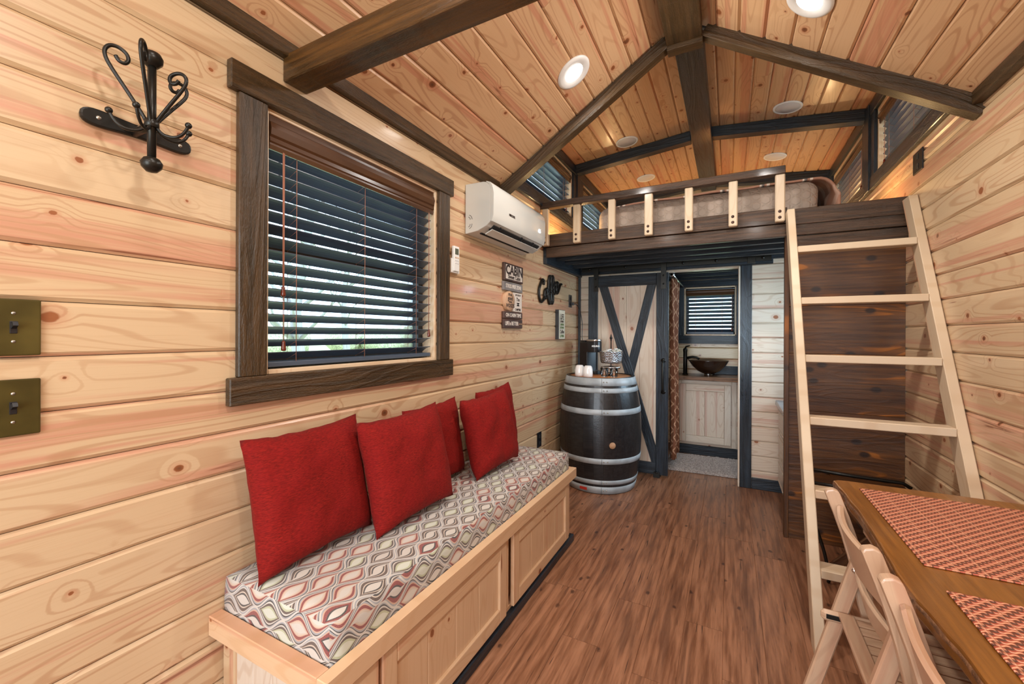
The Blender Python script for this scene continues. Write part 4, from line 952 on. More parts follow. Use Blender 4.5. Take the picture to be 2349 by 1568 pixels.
# outlets
def outlet(lab, X, y, z, w_=0.078, h=0.118, sg=1, plugged=False):
    e = empty('wall_outlet', (X, y, z)); tag(e, lab, 'outlet')
    x0, x1 = sorted((X, X+sg*0.006)); part(MB().box(x0, x1, y-w_/2, y+w_/2, z-h/2, z+h/2), 'plate', M['blackp'], e, 0.002)
    for dz in (0.026, -0.026):
        x0, x1 = sorted((X+sg*0.005, X+sg*0.008)); part(MB().box(x0, x1, y-0.016, y+0.016, z+dz-0.014, z+dz+0.014), 'socket', M['gap'], e, 0.002)
    return e
outlet('black outlet with a plug in it, beside the charcoal corner strip', LW, 3.745, 1.595)
outlet('black outlet low on the wall behind the bench end', LW, 3.030, 0.440)
outlet('black outlet under the loft window above the ladder', RW, 2.965, 2.210, 0.125, 0.112, -1)
e = empty('power_cord', (LW, 3.745, 1.57)); tag(e, 'black plug and cord running down the corner to the coffee maker', 'cord')
part(MB().box(LW+0.0085, LW+0.040, 3.733, 3.757, 1.556, 1.582), 'plug', M['blackp'], e, 0.004)
part(MB().tube(smooth([(LW+0.038, 3.745, 1.568), (LW+0.060, 3.770, 1.560), (-1.272, 3.84, 1.50), (-1.262, 3.875, 1.38), (-1.262, 3.87, 1.25), (-1.235, 3.855, 1.150), (-1.200, 3.82, 1.13)]), 0.0036, 7), 'cable', M['blackp'], e)

# ------------------------------------------------------------------ wine barrel and what stands on it
BX, BY = -0.992, 3.548
e = empty('wine_barrel', (BX, BY, 0)); tag(e, 'dark wine barrel with galvanized hoops beside the sliding door', 'barrel')
def br(z): return 0.345 - 0.057*(abs(z-0.465)/0.465)**2.0
body = [(0.0005, 0.03), (br(0)-0.03, 0.03), (br(0)-0.026, 0.0)] + [(br(0.93*i/24), 0.93*i/24) for i in range(25)] + [(br(0.93)-0.024, 0.93), (br(0.93)-0.028, 0.905)]
T = Matrix.Translation((BX, BY, 0))
NS = 26
for k in range(NS):      # staves
    a0 = 2*PI*k/NS; a1 = 2*PI*(k+1)/NS-0.0022
    mb = MB(); Z = [0.93*i/16 for i in range(17)]; nz = len(Z); K = 4
    vo_ = [(BX+br(z)*math.cos(a0+(a1-a0)*c_/K), BY+br(z)*math.sin(a0+(a1-a0)*c_/K), z) for c_ in range(K+1) for z in Z]
    mb.add(vo_, [(c_*nz+i, (c_+1)*nz+i, (c_+1)*nz+i+1, c_*nz+i+1) for c_ in range(K) for i in range(nz-1)], True)
    vs = [(BX+(br(z)-q_)*math.cos(a), BY+(br(z)-q_)*math.sin(a), z) for a, q_ in ((a0, 0), (a1, 0), (a1, 0.024), (a0, 0.024)) for z in Z]
    fs = [(c_*nz+i, ((c_+1) % 4)*nz+i, ((c_+1) % 4)*nz+i+1, c_*nz+i+1) for c_ in (1, 2, 3) for i in range(nz-1)]
    fs += [(0, 3*nz, 2*nz, nz), (nz-1, 2*nz-1, 3*nz-1, 4*nz-1)]
    mb.add(vs, fs); part(mb, 'stave', M['barrel'], e)
part(MB().lathe([(0.0005, 0.925), (0.262, 0.925), (0.2635, 0.905), (0.0005, 0.905)], 40, T), 'barrel_head', M['tray'], e)
part(MB().lathe([(0.0005, 0.03), (0.262, 0.03), (0.262, 0.045), (0.0005, 0.045)], 40, T), 'barrel_base', M['barrel'], e)
hoops = [(0.868, 0.928), (0.812, 0.850), (0.640, 0.684), (0.252, 0.296), (0.082, 0.118), (0.004, 0.062)]
for z0, z1 in hoops:
    h = part(MB().lathe([(br(z0)+0.0005, z0), (br(z0)+0.0035, z0+0.001), (br((z0+z1)/2)+0.0035, (z0+z1)/2), (br(z1)+0.0035, z1-0.001), (br(z1)+0.0005, z1)], 64, T), 'hoop', M['steel'], e)
    for da in (0.0, 0.085):
        a = math.radians(-69)+da; zc = (z0+z1)/2; r = br(zc)+0.0035
        sub(MB().ball((BX+r*math.cos(a), BY+r*math.sin(a), zc), 0.0055, 10), 'rivet', M['screw'], h)
    a = math.radians(-69)-0.05; zc = (z0+z1)/2; r = br(zc)+0.004
    sub(MB().tube([(BX+(br(z0)+0.004)*math.cos(a), BY+(br(z0)+0.004)*math.sin(a), z0+0.002), (BX+(br(z1)+0.004)*math.cos(a), BY+(br(z1)+0.004)*math.sin(a), z1-0.002)], 0.0012, 5), 'hoop_seam', M['iron'], h)
a = math.radians(-58); r = br(0.42)
part(MB().lathe([(0.0005, 0.006), (0.024, 0.005), (0.026, 0.0)], 20, Matrix.Translation((BX+r*math.cos(a), BY+r*math.sin(a), 0.405)) @ Matrix.Rotation(a, 4, 'Z') @ Matrix.Rotation(PI/2, 4, 'Y')), 'bung', M['cork'], e)
a = math.radians(-100); r = br(0.035)+0.004
part(MB().box(0, 0.0025, -0.032, 0.032, -0.011, 0.011, Matrix.Translation((BX+r*math.cos(a), BY+r*math.sin(a), 0.035)) @ Matrix.Rotation(a, 4, 'Z')), 'enamel_tag', M['redtag'], e, 0.001)
TZ = 0.9256
# coffee maker
CM = Matrix.Translation((-1.105, 3.690, TZ)) @ Matrix.Rotation(math.radians(-38), 4, 'Z')
e = empty('coffee_maker'); e.matrix_basis = CM; tag(e, 'slim black single-cup coffee maker at the back of the barrel', 'coffee maker')
def B(mb, nm, m, bev=0.0, par=None): return mb.build(nm, m, par or e, Matrix.Identity(4), bev, 3)
B(MB().box(-0.130, -0.010, -0.052, 0.052, 0.0, 0.285), 'back_housing', M['blackp'], 0.008)
B(MB().box(-0.125, -0.060, -0.048, 0.048, 0.286, 0.300), 'tank_lid', M['blackp'], 0.003)
B(MB().prism([(-0.012, -0.055), (0.055, -0.055), (0.085, -0.040), (0.098, -0.015), (0.098, 0.015), (0.085, 0.040), (0.055, 0.055), (-0.012, 0.055)], (0.195, 0.292), None, True), 'brew_head', M['blackp'], 0.004)
B(MB().prism([(-0.014, -0.057), (0.056, -0.057), (0.087, -0.041), (0.100, -0.015), (0.100, 0.015), (0.087, 0.041), (0.056, 0.057), (-0.014, 0.057)], (0.293, 0.311), None, True), 'silver_lid', M['chrome'], 0.004)
B(MB().prism([(-0.012, -0.055), (0.055, -0.055), (0.085, -0.040), (0.098, -0.015), (0.098, 0.015), (0.085, 0.040), (0.055, 0.055), (-0.012, 0.055)], (0.0, 0.030), None, True), 'drip_base', M['blackp'], 0.004)
bpy.context.view_layer.update()
hs = [c for c in e.children if c.name.startswith('brew_head')][0]
text('KEURIG', 0.020, M['white'], hs, CM @ frame((0.093, -0.030, 0.250), Vector((0.4, 0.9, 0)), (0, 0, 1)), name='brand_lettering', bold=0.0008)
# mugs upside down
def mug(x, y, lab):
    e = empty('mug', (x, y, TZ)); tag(e, lab, 'mug', 'white mugs turned over on the barrel')
    part(MB().lathe([(0.038, 0.0), (0.0405, 0.001), (0.041, 0.03), (0.039, 0.062), (0.033, 0.084), (0.024, 0.093), (0.0005, 0.094)], 28, Matrix.Translation((x, y, TZ))), 'cup', M['ceramic'], e)
    a = math.radians(150); c_ = Vector((x, y, TZ)); d_ = Vector((math.cos(a), math.sin(a), 0))
    part(MB().tube([c_+d_*(0.039+0.020*math.sin(t*PI/6))+Vector((0, 0, 0.015+0.052*t/6)) for t in range(7)], 0.005, 8), 'handle', M['ceramic'], e)
mug(-1.135, 3.420, 'white upturned mug on the barrel, the one nearer the wall'); mug(-1.052, 3.388, 'white upturned mug on the barrel, the one nearer the coffee maker')
# tiered stand with hammered basket
sx_, sy_ = -0.905, 3.575
e = empty('tiered_stand', (sx_, sy_, TZ)); tag(e, 'two-tier metal stand with a hammered basket and a finial pole', 'tiered stand')
Tm = Matrix.Translation((sx_, sy_, TZ))
part(MB().lathe([(0.0005, 0.0), (0.045, 0.0), (0.045, 0.006), (0.012, 0.012), (0.0045, 0.02), (0.0045, 0.300), (0.0085, 0.303), (0.005, 0.309), (0.011, 0.318), (0.0125, 0.326), (0.006, 0.340), (0.0045, 0.352), (0.0005, 0.358)], 20, Tm), 'pole', M['iron'], e)
part(MB().lathe([(0.0045, 0.060), (0.076, 0.060), (0.084, 0.070), (0.086, 0.078), (0.083, 0.078), (0.074, 0.064), (0.0045, 0.063)], 32, Tm), 'lower_tray', M['chrome'], e)
ham = plain('hammered_steel', (0.48, 0.50, 0.52), 0.28, 1.0)
nt = ham.node_tree; vo = nt.nodes.new('ShaderNodeTexVoronoi'); vo.inputs['Scale'].default_value = 110; tc = nt.nodes.new('ShaderNodeTexCoord'); nt.links.new(tc.outputs['Object'], vo.inputs[0])
bp = nt.nodes.new('ShaderNodeBump'); bp.inputs['Strength'].default_value = 1.0; bp.inputs['Distance'].default_value = 0.006; nt.links.new(vo.outputs['Distance'], bp.inputs['Height']); nt.links.new(bp.outputs[0], nt.nodes['Principled BSDF'].inputs['Normal'])
bk = part(MB().lathe([(0.0045, 0.108), (0.082, 0.108), (0.090, 0.125), (0.098, 0.205), (0.100, 0.208), (0.096, 0.208), (0.086, 0.126), (0.078, 0.112), (0.0045, 0.112)], 40, Tm), 'basket', ham, e)
random.seed(3)
for i in range(14):
    a = random.random()*2*PI; r = 0.02+random.random()*0.055
    x_, y_ = sx_+r*math.cos(a), sy_+r*math.sin(a); mt = Matrix.Translation((x_, y_, TZ+0.195+random.random()*0.022)) @ Matrix.Rotation(random.random()*6, 4, 'Z') @ Matrix.Rotation(random.random()*1.4-0.7, 4, 'X')
    if i % 3:
        o = MB().box(-0.016, 0.016, -0.022, 0.022, -0.003, 0.003).build('sugar_packet', M['paper'], None, mt, 0.002); tag(o, 'small white packet in the hammered basket on the barrel', 'packet', 'packets in the hammered basket')
    else:
        o = MB().lathe([(0.0005, 0), (0.014, 0.001), (0.018, 0.014), (0.0195, 0.016), (0.0005, 0.017)], 14).build('creamer_cup', M['ceramic'], None, mt); tag(o, 'small white creamer cup in the hammered basket on the barrel', 'creamer', 'creamers in the hammered basket')
o = MB().prism([(0, 0), (0.012, 0.006), (0.028, 0.008), (0.042, 0.0), (0.028, -0.008), (0.012, -0.006)], 0.002).build('green_packet', M['leaf'], None, Matrix.Translation((sx_+0.045, sy_-0.03, TZ+0.215)) @ Matrix.Rotation(-0.5, 4, 'Y')); tag(o, 'green leaf-shaped packet leaning out of the hammered basket', 'packet')
def tumb(x, y, lab):
    e = tag(MB().lathe([(0.0005, 0.0), (0.026, 0.0), (0.028, 0.003), (0.033, 0.075), (0.0315, 0.0755), (0.0265, 0.010), (0.0005, 0.009)], 28).build('glass_tumbler', M['tumbler'], None, Matrix.Translation((x, y, TZ))), lab, 'glass', 'glass tumblers on the barrel')
tumb(-0.925, 3.435, 'clear glass tumbler in front of the stand, nearer the mugs'); tumb(-0.848, 3.452, 'clear glass tumbler in front of the stand, nearer the door')

# ------------------------------------------------------------------ storage bench with cushion and pillows
e = empty('storage_bench', (-1.10, 1.56, 0)); tag(e, 'long pine storage bench with panelled doors under the window', 'bench')
def bb(nm, x0, x1, y0, y1, z0, z1, m='bench', par=None, bev=0.002, grain='auto'): return bbox(nm, x0, x1, y0, y1, z0, z1, M[m], e, bev, grain)
FX = -0.888
bb('toe_kick', FX-0.40, -0.850, 0.715, 2.462, 0.0, 0.040, 'black')
bb('seat_deck', LW+0.002, -0.873, 0.70, 2.425, 0.385, 0.410)
bb('inner_carcass', LW+0.002, FX-0.018, 0.705, 2.418, 0.040, 0.384, 'bench')
# top trim rails
bb('top_rail', -0.870, -0.835, 0.660, 2.462, 0.398, 0.456); bb('top_rail', LW+0.001, -0.871, 0.660, 0.697, 0.398, 0.456); bb('top_rail', LW+0.001, -0.871, 2.428, 2.462, 0.398, 0.456)
# face frame
bb('face_rail', FX-0.017, -0.872, 0.700, 2.440, 0.372, 0.397); bb('face_rail', FX-0.017, -0.872, 0.700, 2.440, 0.041, 0.062)
for y0, y1 in ((0.700, 0.745), (1.590, 1.640), (2.395, 2.440)): bb('face_stile', FX-0.017, -0.872, y0, y1, 0.063, 0.371)
def bdoor(y0, y1):
    z0, z1 = 0.055, 0.380; X0, X1 = -0.871, -0.853; s = 0.058
    dn = MB(); dr = empty('door'); dr.parent = e; dr.matrix_basis = Matrix.Identity(4)
    def q(nm, a0, a1, b0, b1, xa=X0, xb=X1):
        dd = [xb-xa, a1-a0, b1-b0]; c = Vector(((xa+xb)/2, (a0+a1)/2, (b0+b1)/2)); i = 1 if dd[1] > dd[2] else 2
        ax = [Vector((1, 0, 0)), Vector((0, 1, 0)), Vector((0, 0, 1))]; j = 3-i
        o = MB().box(-dd[i]/2, dd[i]/2, -dd[j]/2, dd[j]/2, -dd[0]/2, dd[0]/2).build(nm, M['bench'], dr, e.matrix_basis.inverted() @ frame(c, ax[i], ax[j]), 0.004, 2); return o
    q('door_stile', y0, y0+s, z0, z1); q('door_stile', y1-s, y1, z0, z1); q('door_rail', y0+s, y1-s, z0, z0+s); q('door_rail', y0+s, y1-s, z1-s, z1)
    n = 4; w_ = (y1-y0-2*s+0.006)/n
    for i in range(n): q('door_slat', y0+s-0.003+i*w_+0.0006, y0+s-0.003+(i+1)*w_-0.0006, z0+s-0.003, z1-s+0.003, X0, X0+0.007)
    return dr
bdoor(1.655, 2.378); bdoor(0.860, 1.588)
bdoor(0.735, 0.845)
# near end of the bench: vertical boards facing the camera side
ys = 0.700; xs = [LW+0.002, -1.270, -1.190, -1.105, -1.020, -0.935, -0.872]
for i in range(len(xs)-1): plank(e, (0, 0, 0), (0, 0, 1), (1, 0, 0), 0.355, xs[i+1]-xs[i], M['pale'] if i else M['wall'], t=0.010, g=0.003, name='end_board').matrix_basis = e.matrix_basis.inverted() @ frame(((xs[i]+xs[i+1])/2, ys-0.001, 0.040+0.1785), (0, 0, 1), (-1, 0, 0))
for i in range(len(xs)-1): plank(e, (0, 0, 0), (0, 0, 1), (1, 0, 0), 0.355, xs[i+1]-xs[i], M['bench'], t=0.010, g=0.003, name='end_board').matrix_basis = e.matrix_basis.inverted() @ frame(((xs[i]+xs[i+1])/2, 2.430, 0.040+0.1785), (0, 0, 1), (1, 0, 0))

# cushion: rounded box with UVs in metres taken from the side each face belongs to
def cushion():
    x0, x1, y0, y1, z0, z1 = LW+0.012, -0.876, 0.702, 2.424, 0.4105, 0.552
    bm = bmesh.new(); nx, ny, nz = 10, 36, 4
    vs = {}
    def P(i, j, k):
        key = (i, j, k)
        if key in vs: return vs[key]
        u, v, w_ = i/nx, j/ny, k/nz; x = x0+(x1-x0)*u; y = y0+(y1-y0)*v; z = z0+(z1-z0)*w_
        # soft crown and rounded edges
        eu = min(u, 1-u)*(x1-x0); ev = min(v, 1-v)*(y1-y0)
        z += (0.010*min(1, eu/0.08)*min(1, ev/0.08) if k == nz else 0)
        b = 0.010*math.sin(PI*w_)
        if i == 0: x -= b*0.4
        if i == nx: x += b*0.3
        if j == 0: y -= b*0.3
        if j == ny: y += b*0.3
        nn = noise.noise(Vector((x*6, y*6, z*6)))*0.004
        if k: z += nn
        vs[key] = bm.verts.new((x, y, z)); return vs[key]
    uv = bm.loops.layers.uv.new('UVMap')
    def F(a, b_, c, d_, mp):
        f = bm.faces.new((a, b_, c, d_)); f.smooth = True
        for l in f.loops: l[uv].uv = mp(l.vert.co)
    top = lambda c: (c.y, c.x); end = lambda c: (c.x, c.z*1.0+0.03); fr = lambda c: (c.y*1.0, c.z-0.02)
    for i in range(nx):
        for j in range(ny):
            F(P(i, j, nz), P(i+1, j, nz), P(i+1, j+1, nz), P(i, j+1, nz), top); F(P(i, j+1, 0), P(i+1, j+1, 0), P(i+1, j, 0), P(i, j, 0), top)
    for i in range(nx):
        for k in range(nz):
            F(P(i, 0, k), P(i+1, 0, k), P(i+1, 0, k+1), P(i, 0, k+1), end); F(P(i+1, ny, k), P(i, ny, k), P(i, ny, k+1), P(i+1, ny, k+1), end)
    for j in range(ny):
        for k in range(nz):
            F(P(nx, j, k), P(nx, j+1, k), P(nx, j+1, k+1), P(nx, j, k+1), fr); F(P(0, j+1, k), P(0, j, k), P(0, j, k+1), P(0, j+1, k+1), fr)
    es = [ed for ed in bm.edges if ed.calc_face_angle(0) > 0.9]
    bmesh.ops.bevel(bm, geom=es, offset=0.022, segments=3, affect='EDGES', profile=0.5)
    for f in bm.faces: f.smooth = True
    me = bpy.data.meshes.new('bench_cushion'); bm.to_mesh(me); bm.free(); return me
tag(link('bench_cushion', cushion(), M['ogee']), 'long bench cushion in a brown, red and cream eye-pattern fabric', 'cushion')

def pillow_mesh(w_, h, t, seed):
    n = 26; bm = bmesh.new(); g = {}
    for s_ in (1, -1):
        for i in range(n+1):
            for j in range(n+1):
                u = -1+2*i/n; v = -1+2*j/n
                if s_ < 0 and (i in (0, n) or j in (0, n)): g[(s_, i, j)] = g[(1, i, j)]; continue
                pin = 1-0.075*(1-u*u)*abs(v)**3; pin2 = 1-0.075*(1-v*v)*abs(u)**3
                x = u*w_/2*pin2; y = v*h/2*pin
                prof = max(0, (1-u**4))**0.55*max(0, (1-v**4))**0.55
                wr = noise.noise(Vector((u*2.2+seed, v*2.2, s_*3.0)))*0.012*prof + noise.noise(Vector((u*6+seed, v*6, s_*3.0)))*0.004*prof
                ed = noise.noise(Vector((u*5+seed, v*5, 9.0)))*0.005*(1-prof)
                z = s_*(t/2*prof+0.002)+wr
                g[(s_, i, j)] = bm.verts.new((x+ed, y+ed, z))
    for s_ in (1, -1):
        for i in range(n):
            for j in range(n):
                q = [g[(s_, i, j)], g[(s_, i+1, j)], g[(s_, i+1, j+1)], g[(s_, i, j+1)]]
                if s_ < 0: q.reverse()
                f = bm.faces.new(q); f.smooth = True
    me = bpy.data.meshes.new('throw_pillow'); bm.to_mesh(me); bm.free(); return me
def pillow(cx, cy, w_, h, t, lean, turn, roll, seed, lab):
    hz = h/2*math.cos(math.radians(abs(roll)))*math.cos(math.radians(lean)) + w_/2*math.sin(math.radians(abs(roll)))*0.9
    cz = 0.563 + hz*0.985
    base = Matrix(((0, 0, 1, 0), (1, 0, 0, 0), (0, 1, 0, 0), (0, 0, 0, 1)))   # local x -> +Y, y -> +Z, z -> +X
    mt = Matrix.Translation((cx, cy, cz)) @ Matrix.Rotation(math.radians(turn), 4, 'Z') @ Matrix.Rotation(math.radians(-lean), 4, 'Y') @ base @ Matrix.Rotation(math.radians(roll), 4, 'Z')
    return tag(link('throw_pillow', pillow_mesh(w_, h, t, seed), M['red'], None, mt), lab, 'pillow', 'red throw pillows on the bench')
pillow(-1.222, 0.915, 0.425, 0.415, 0.13, 11, 0, 1, 1.0, 'red chenille pillow nearest the camera, leaning on the wall below the window')
pillow(-1.118, 1.262, 0.420, 0.410, 0.13, 12, -4, 3, 4.0, 'red chenille pillow overlapping the edge of the big nearest pillow')
pillow(-1.245, 1.590, 0.400, 0.385, 0.10, 8, 0, 2, 8.0, 'red chenille pillow against the wall, partly hidden between two others')
pillow(-1.120, 1.900, 0.400, 0.400, 0.13, 12, -5, 4, 12.0, 'red chenille pillow standing in front of the farthest one')
pillow(-1.245, 2.190, 0.400, 0.395, 0.10, 8, 0, 3, 15.0, 'red chenille pillow farthest along the bench, behind another')

# ------------------------------------------------------------------ ladder
e = empty('loft_ladder', (0.60, 2.0, 0)); tag(e, 'pale pine ladder leaning on the loft edge in front of the dark partition', 'ladder')
SLP = 0.473; ld = Vector((0, SLP, 1)).normalized(); ln_ = Vector((0, 1, -SLP)).normalized()
def ladder_y(z): return 2.0+SLP*z
for xa in (0.306, 0.853):
    F_ = frame((xa+0.019, 2.0, 0), ld, ln_); Fi = F_.inverted()
    topz = 2.035
    pts = [(2.0, 0.0), (2.0+0.089/ln_.y, 0.0), (ladder_y(topz)+0.089/ln_.y, topz), (ladder_y(topz), topz)]
    L2 = [Fi @ Vector((xa+0.019, y, z)) for y, z in pts]
    mb = MB().prism([(p.x, p.y) for p in L2], (-0.019, 0.019))
    mb.build('rail', M['ladder'], e, e.matrix_basis.inverted() @ F_, 0.003, 1)
for zt_ in (1.787, 1.484, 1.181, 0.890, 0.588, 0.300):
    bbox('rung', 0.3445, 0.8525, ladder_y(zt_-0.02)+0.002, ladder_y(zt_-0.02)+0.088, zt_-0.036, zt_, M['ladder'], e, 0.003)

# ------------------------------------------------------------------ wall table, placemats, chairs
e = empty('wall_table', (0.62, 1.30, 0)); tag(e, 'varnished brown live-edge table fixed along the ladder-side wall', 'table')
TT = 0.760; ty1, ty0 = 1.874, -0.20
def edge_x(y): return 0.330+0.006*math.sin(y*9)+0.008*noise.noise(Vector((y*4, 0, 0)))+0.006*noise.noise(Vector((y*13, 3, 0)))
n = 60; pts = []
for i in range(n+1):
    y = ty0+(ty1-0.02-ty0)*i/n; pts.append((edge_x(y)+0.007, y))
top = pts+[(0.350, ty1-0.004), (0.372, ty1), (RW-0.002, ty1), (RW-0.002, ty0)]
# grain along y: local x = world y
F_ = frame((0, 0, 0), (0, 1, 0), (-1, 0, 0))
tp = MB().prism([(p[1], -p[0]) for p in top][::-1], (TT-0.036, TT)).build('table_top', M['table'], e, e.matrix_basis.inverted() @ F_, 0.004, 2)
# bark-edged strip in front of the top
mb = MB(); vs = []; K = 6
for i in range(n+1):
    y = ty0+(ty1-0.02-ty0)*i/n; x0_ = edge_x(y)
    for k in range(K):
        f = k/(K-1); vs.append((x0_+0.016-0.016*math.sin(PI*min(1, f*1.1)*0.9+0.2)*1.0+0.006*f*noise.noise(Vector((y*16, f*3, 1)))+f*0.012, y, TT-0.001-f*0.038))
mb.add(vs, [(i*K+k, i*K+k+1, (i+1)*K+k+1, (i+1)*K+k) for i in range(n) for k in range(K-1)], True)
part(mb, 'live_edge', M['edge'], e)
bbox('apron', 0.405, 0.425, 1.30, 1.800, 0.610, 0.7235, M['chair'], e, 0.003)
bbox('wall_cleat', RW-0.030, RW-0.002, ty0, 1.80, 0.66, 0.7235, M['chair'], e, 0.003)
bbox('table_leg', 0.44, 0.50, 0.05, 0.11, 0.0, 0.7235, M['chair'], e, 0.004)
bbox('apron', 0.430, RW-0.031, 1.780, 1.800, 0.660, 0.7235, M['table'], e, 0.003)
def mat_(x0, x1, y0, y1, lab):
    t = MB().box(-(x1-x0)/2, (x1-x0)/2, -(y1-y0)/2, (y1-y0)/2, 0, 0.0035)
    return tag(t.build('placemat', M['weave'], None, Matrix.Translation(((x0+x1)/2, (y0+y1)/2, TT+0.0008)), 0.001, 1), lab, 'placemat', 'woven placemats on the table')
mat_(0.392, 0.842, 1.262, 1.790, 'woven red placemat on the table, the one by the ladder'); mat_(0.392, 0.842, 0.62, 1.155, 'woven red placemat on the table, the one cut by the picture corner')

def chair(y0, lab):
    """folding slatted chair facing +x, y0 its far side"""
    e = empty('folding_chair', (0.40, y0-0.21, 0)); tag(e, lab, 'chair', 'pine folding chairs at the table')
    ya, yb = y0, y0-0.425
    def bp(z): return 0.480-0.250*z-0.0
    for s_, y in ((-1, ya), (1, yb)):
        yy = y + s_*0.014
        # back post running down into the front leg, slightly bowed, with rounded top
        P = []
        for i in range(13):
            z = 0.795*i/12; xx = bp(z) + (0.012*math.sin(PI*min(1, max(0, (z-0.45)/0.35)))) ; P.append((xx, z))
        poly = [(x-0.017, z) for x, z in P]+[(P[-1][0]-0.012, 0.803), (P[-1][0]+0.004, 0.808), (P[-1][0]+0.017, 0.803)]+[(x+0.021, z) for x, z in P[::-1]]
        # local frame: x along the post
        ex = Vector((-0.250, 0, 1)).normalized(); F2 = frame((0.48, yy, 0), ex, Vector((1, 0, 0.25)).normalized()); Fi = F2.inverted()
        L2 = [Fi @ Vector((x, yy, z)) for x, z in poly]
        MB().prism([(p.x, p.y) for p in L2], (-0.013, 0.013)).build('back_post', M['chair'], e, e.matrix_basis.inverted() @ F2, 0.004, 2)
        yi = y + s_*0.042
        lg = board('rear_leg', (0.345, yi, 0.615), (0.178, yi, 0.004), (1, 0, 0.27), 0.038, 0.022, M['chair'], e, 0.004)
        part(MB().lathe([(0.0005, 0.006), (0.006, 0.005), (0.0075, 0)], 14, Matrix.Translation((0.331, yi+0.011*(-s_)*-1 if s_ > 0 else yi-0.011, 0.585)) @ Matrix.Rotation(PI/2, 4, 'X')), 'pivot_bolt', M['chrome'], e)
        sr = bbox('seat_rail', 0.250, 0.660, yi+s_*0.014-0.010, yi+s_*0.014+0.010, 0.420, 0.452, M['chair'], e, 0.008)
        sub(MB().box(0.262, 0.300, yi+s_*0.014+(-0.0115 if s_ > 0 else -0.0115), yi+s_*0.014-0.0098, 0.430, 0.444), 'metal_plate', M['iron'], sr, 0.002)
    # top slat (curved) and lower slat between the posts
    for (z0_, z1_) in ((0.655, 0.765), (0.535, 0.600)):
        mb = MB(); vs = []; n_ = 14
        for i in range(n_+1):
            y = yb+0.028+(ya-yb-0.056)*i/n_; bow = -0.022*math.sin(PI*i/n_)
            for (dx, z) in ((-0.008, z0_), (-0.008, z1_-0.004), (0.0, z1_), (0.008, z1_-0.004), (0.008, z0_)):
                vs.append((y, bp(z)+0.012+bow+dx, z))
        fs = [(i*5+k, i*5+(k+1) % 5, (i+1)*5+(k+1) % 5, (i+1)*5+k) for i in range(n_) for k in range(5)]+[(4, 3, 2, 1, 0), tuple(n_*5+k for k in range(5))]
        mb.add(vs, fs)
        F3 = Matrix(((0, 1, 0, 0), (1, 0, 0, 0), (0, 0, 1, 0), (0, 0, 0, 1)))
        mb.build('back_slat', M['chair'], e, e.matrix_basis.inverted() @ F3)
    bbox('seat_crossbar', 0.292, 0.330, yb+0.055, ya-0.055, 0.440, 0.454, M['chair'], e, 0.003)
    bbox('seat_crossbar', 0.622, 0.655, yb+0.055, ya-0.055, 0.440, 0.454, M['chair'], e, 0.003)
    ns = 8; w_ = (ya-yb-0.116)/ns
    for i in range(ns): bbox('seat_slat', 0.331, 0.621, yb+0.058+i*w_+0.003, yb+0.058+(i+1)*w_-0.003, 0.434, 0.448, M['chair'], e, 0.003)
    bbox('leg_stretcher', 0.436, 0.456, yb+0.02, ya-0.02, 0.110, 0.140, M['chair'], e, 0.003)
    return e
chair(1.610, 'wooden folding chair at the table beside the ladder'); chair(1.085, 'wooden folding chair at the table nearer the camera, mostly cut off')

# dark folding stool left open behind the ladder
e = empty('folding_stool', (0.62, 2.80, 0)); tag(e, 'dark folding stool with crossed legs on the floor behind the ladder', 'stool')
bbox('stool_seat', 0.42, 0.84, 2.72, 2.98, 0.455, 0.472, M['panel'], e, 0.006)
for yy in (2.715, 2.985): part(MB().tube([(0.40, yy, 0.492), (0.62, yy, 0.482), (0.84, yy, 0.478), (0.875, yy, 0.455)], 0.010, 8), 'side_tube', M['iron'], e)
board('crossed_leg', (0.50, 2.702, 0.465), (0.83, 2.702, 0.012), (0, 0, 1), 0.045, 0.016, M['panel'], e, 0.004)
board('crossed_leg', (0.46, 2.684, 0.05), (0.80, 2.684, 0.44), (0, 0, 1), 0.045, 0.016, M['panel'], e, 0.004)
board('crossed_leg', (0.50, 2.998, 0.465), (0.83, 2.998, 0.012), (0, 0, 1), 0.045, 0.016, M['panel'], e, 0.004)
part(MB().tube(smooth([(0.40, 2.66, 0.30), (0.44, 2.65, 0.16), (0.46, 2.65, 0.04), (0.46, 2.66, 0.006)]), 0.008, 8), 'curved_stay', M['iron'], e)
part(MB().lathe([(0.0005, 0.005), (0.008, 0.004), (0.009, 0)], 12, Matrix.Translation((0.64, 2.676, 0.255)) @ Matrix.Rotation(PI/2, 4, 'X')), 'pivot_bolt', M['chrome'], e)

# ------------------------------------------------------------------ kitchen cabinet behind the partition
e = empty('kitchen_cabinet', (0.62, 3.58, 0)); tag(e, 'low pine drawer cabinet behind the dark partition, seen edge-on', 'cabinet')
def kb(nm, *a, m='pale', bev=0.002): return bbox(nm, *a, M[m], e, bev)
kb('carcass', 0.372, RW-0.002, 3.185, 3.985, 0.090, 0.715); kb('plinth', 0.385, RW-0.002, 3.185, 3.985, 0.0, 0.088, m='black')
for z0, z1 in ((0.100, 0.285), (0.295, 0.500), (0.510, 0.705)):
    for y0, y1 in ((3.20, 3.580), (3.590, 3.970)):
        d_ = kb('drawer_front', 0.356, 0.371, y0, y1, z0, z1)
        sub(MB().box(0.350, 0.356, y0+0.03, y1-0.03, z0+0.02, z0+0.028).box(0.350, 0.356, y0+0.03, y1-0.03, z1-0.028, z1-0.02), 'drawer_moulding', M['pale'], d_, 0.001)
tag(bbox('kitchen_counter', 0.335, RW-0.002, 3.180, 3.990, 0.7155, 0.752, M['counter'], None, 0.004), 'grey counter top on the pine drawer cabinet', 'counter')

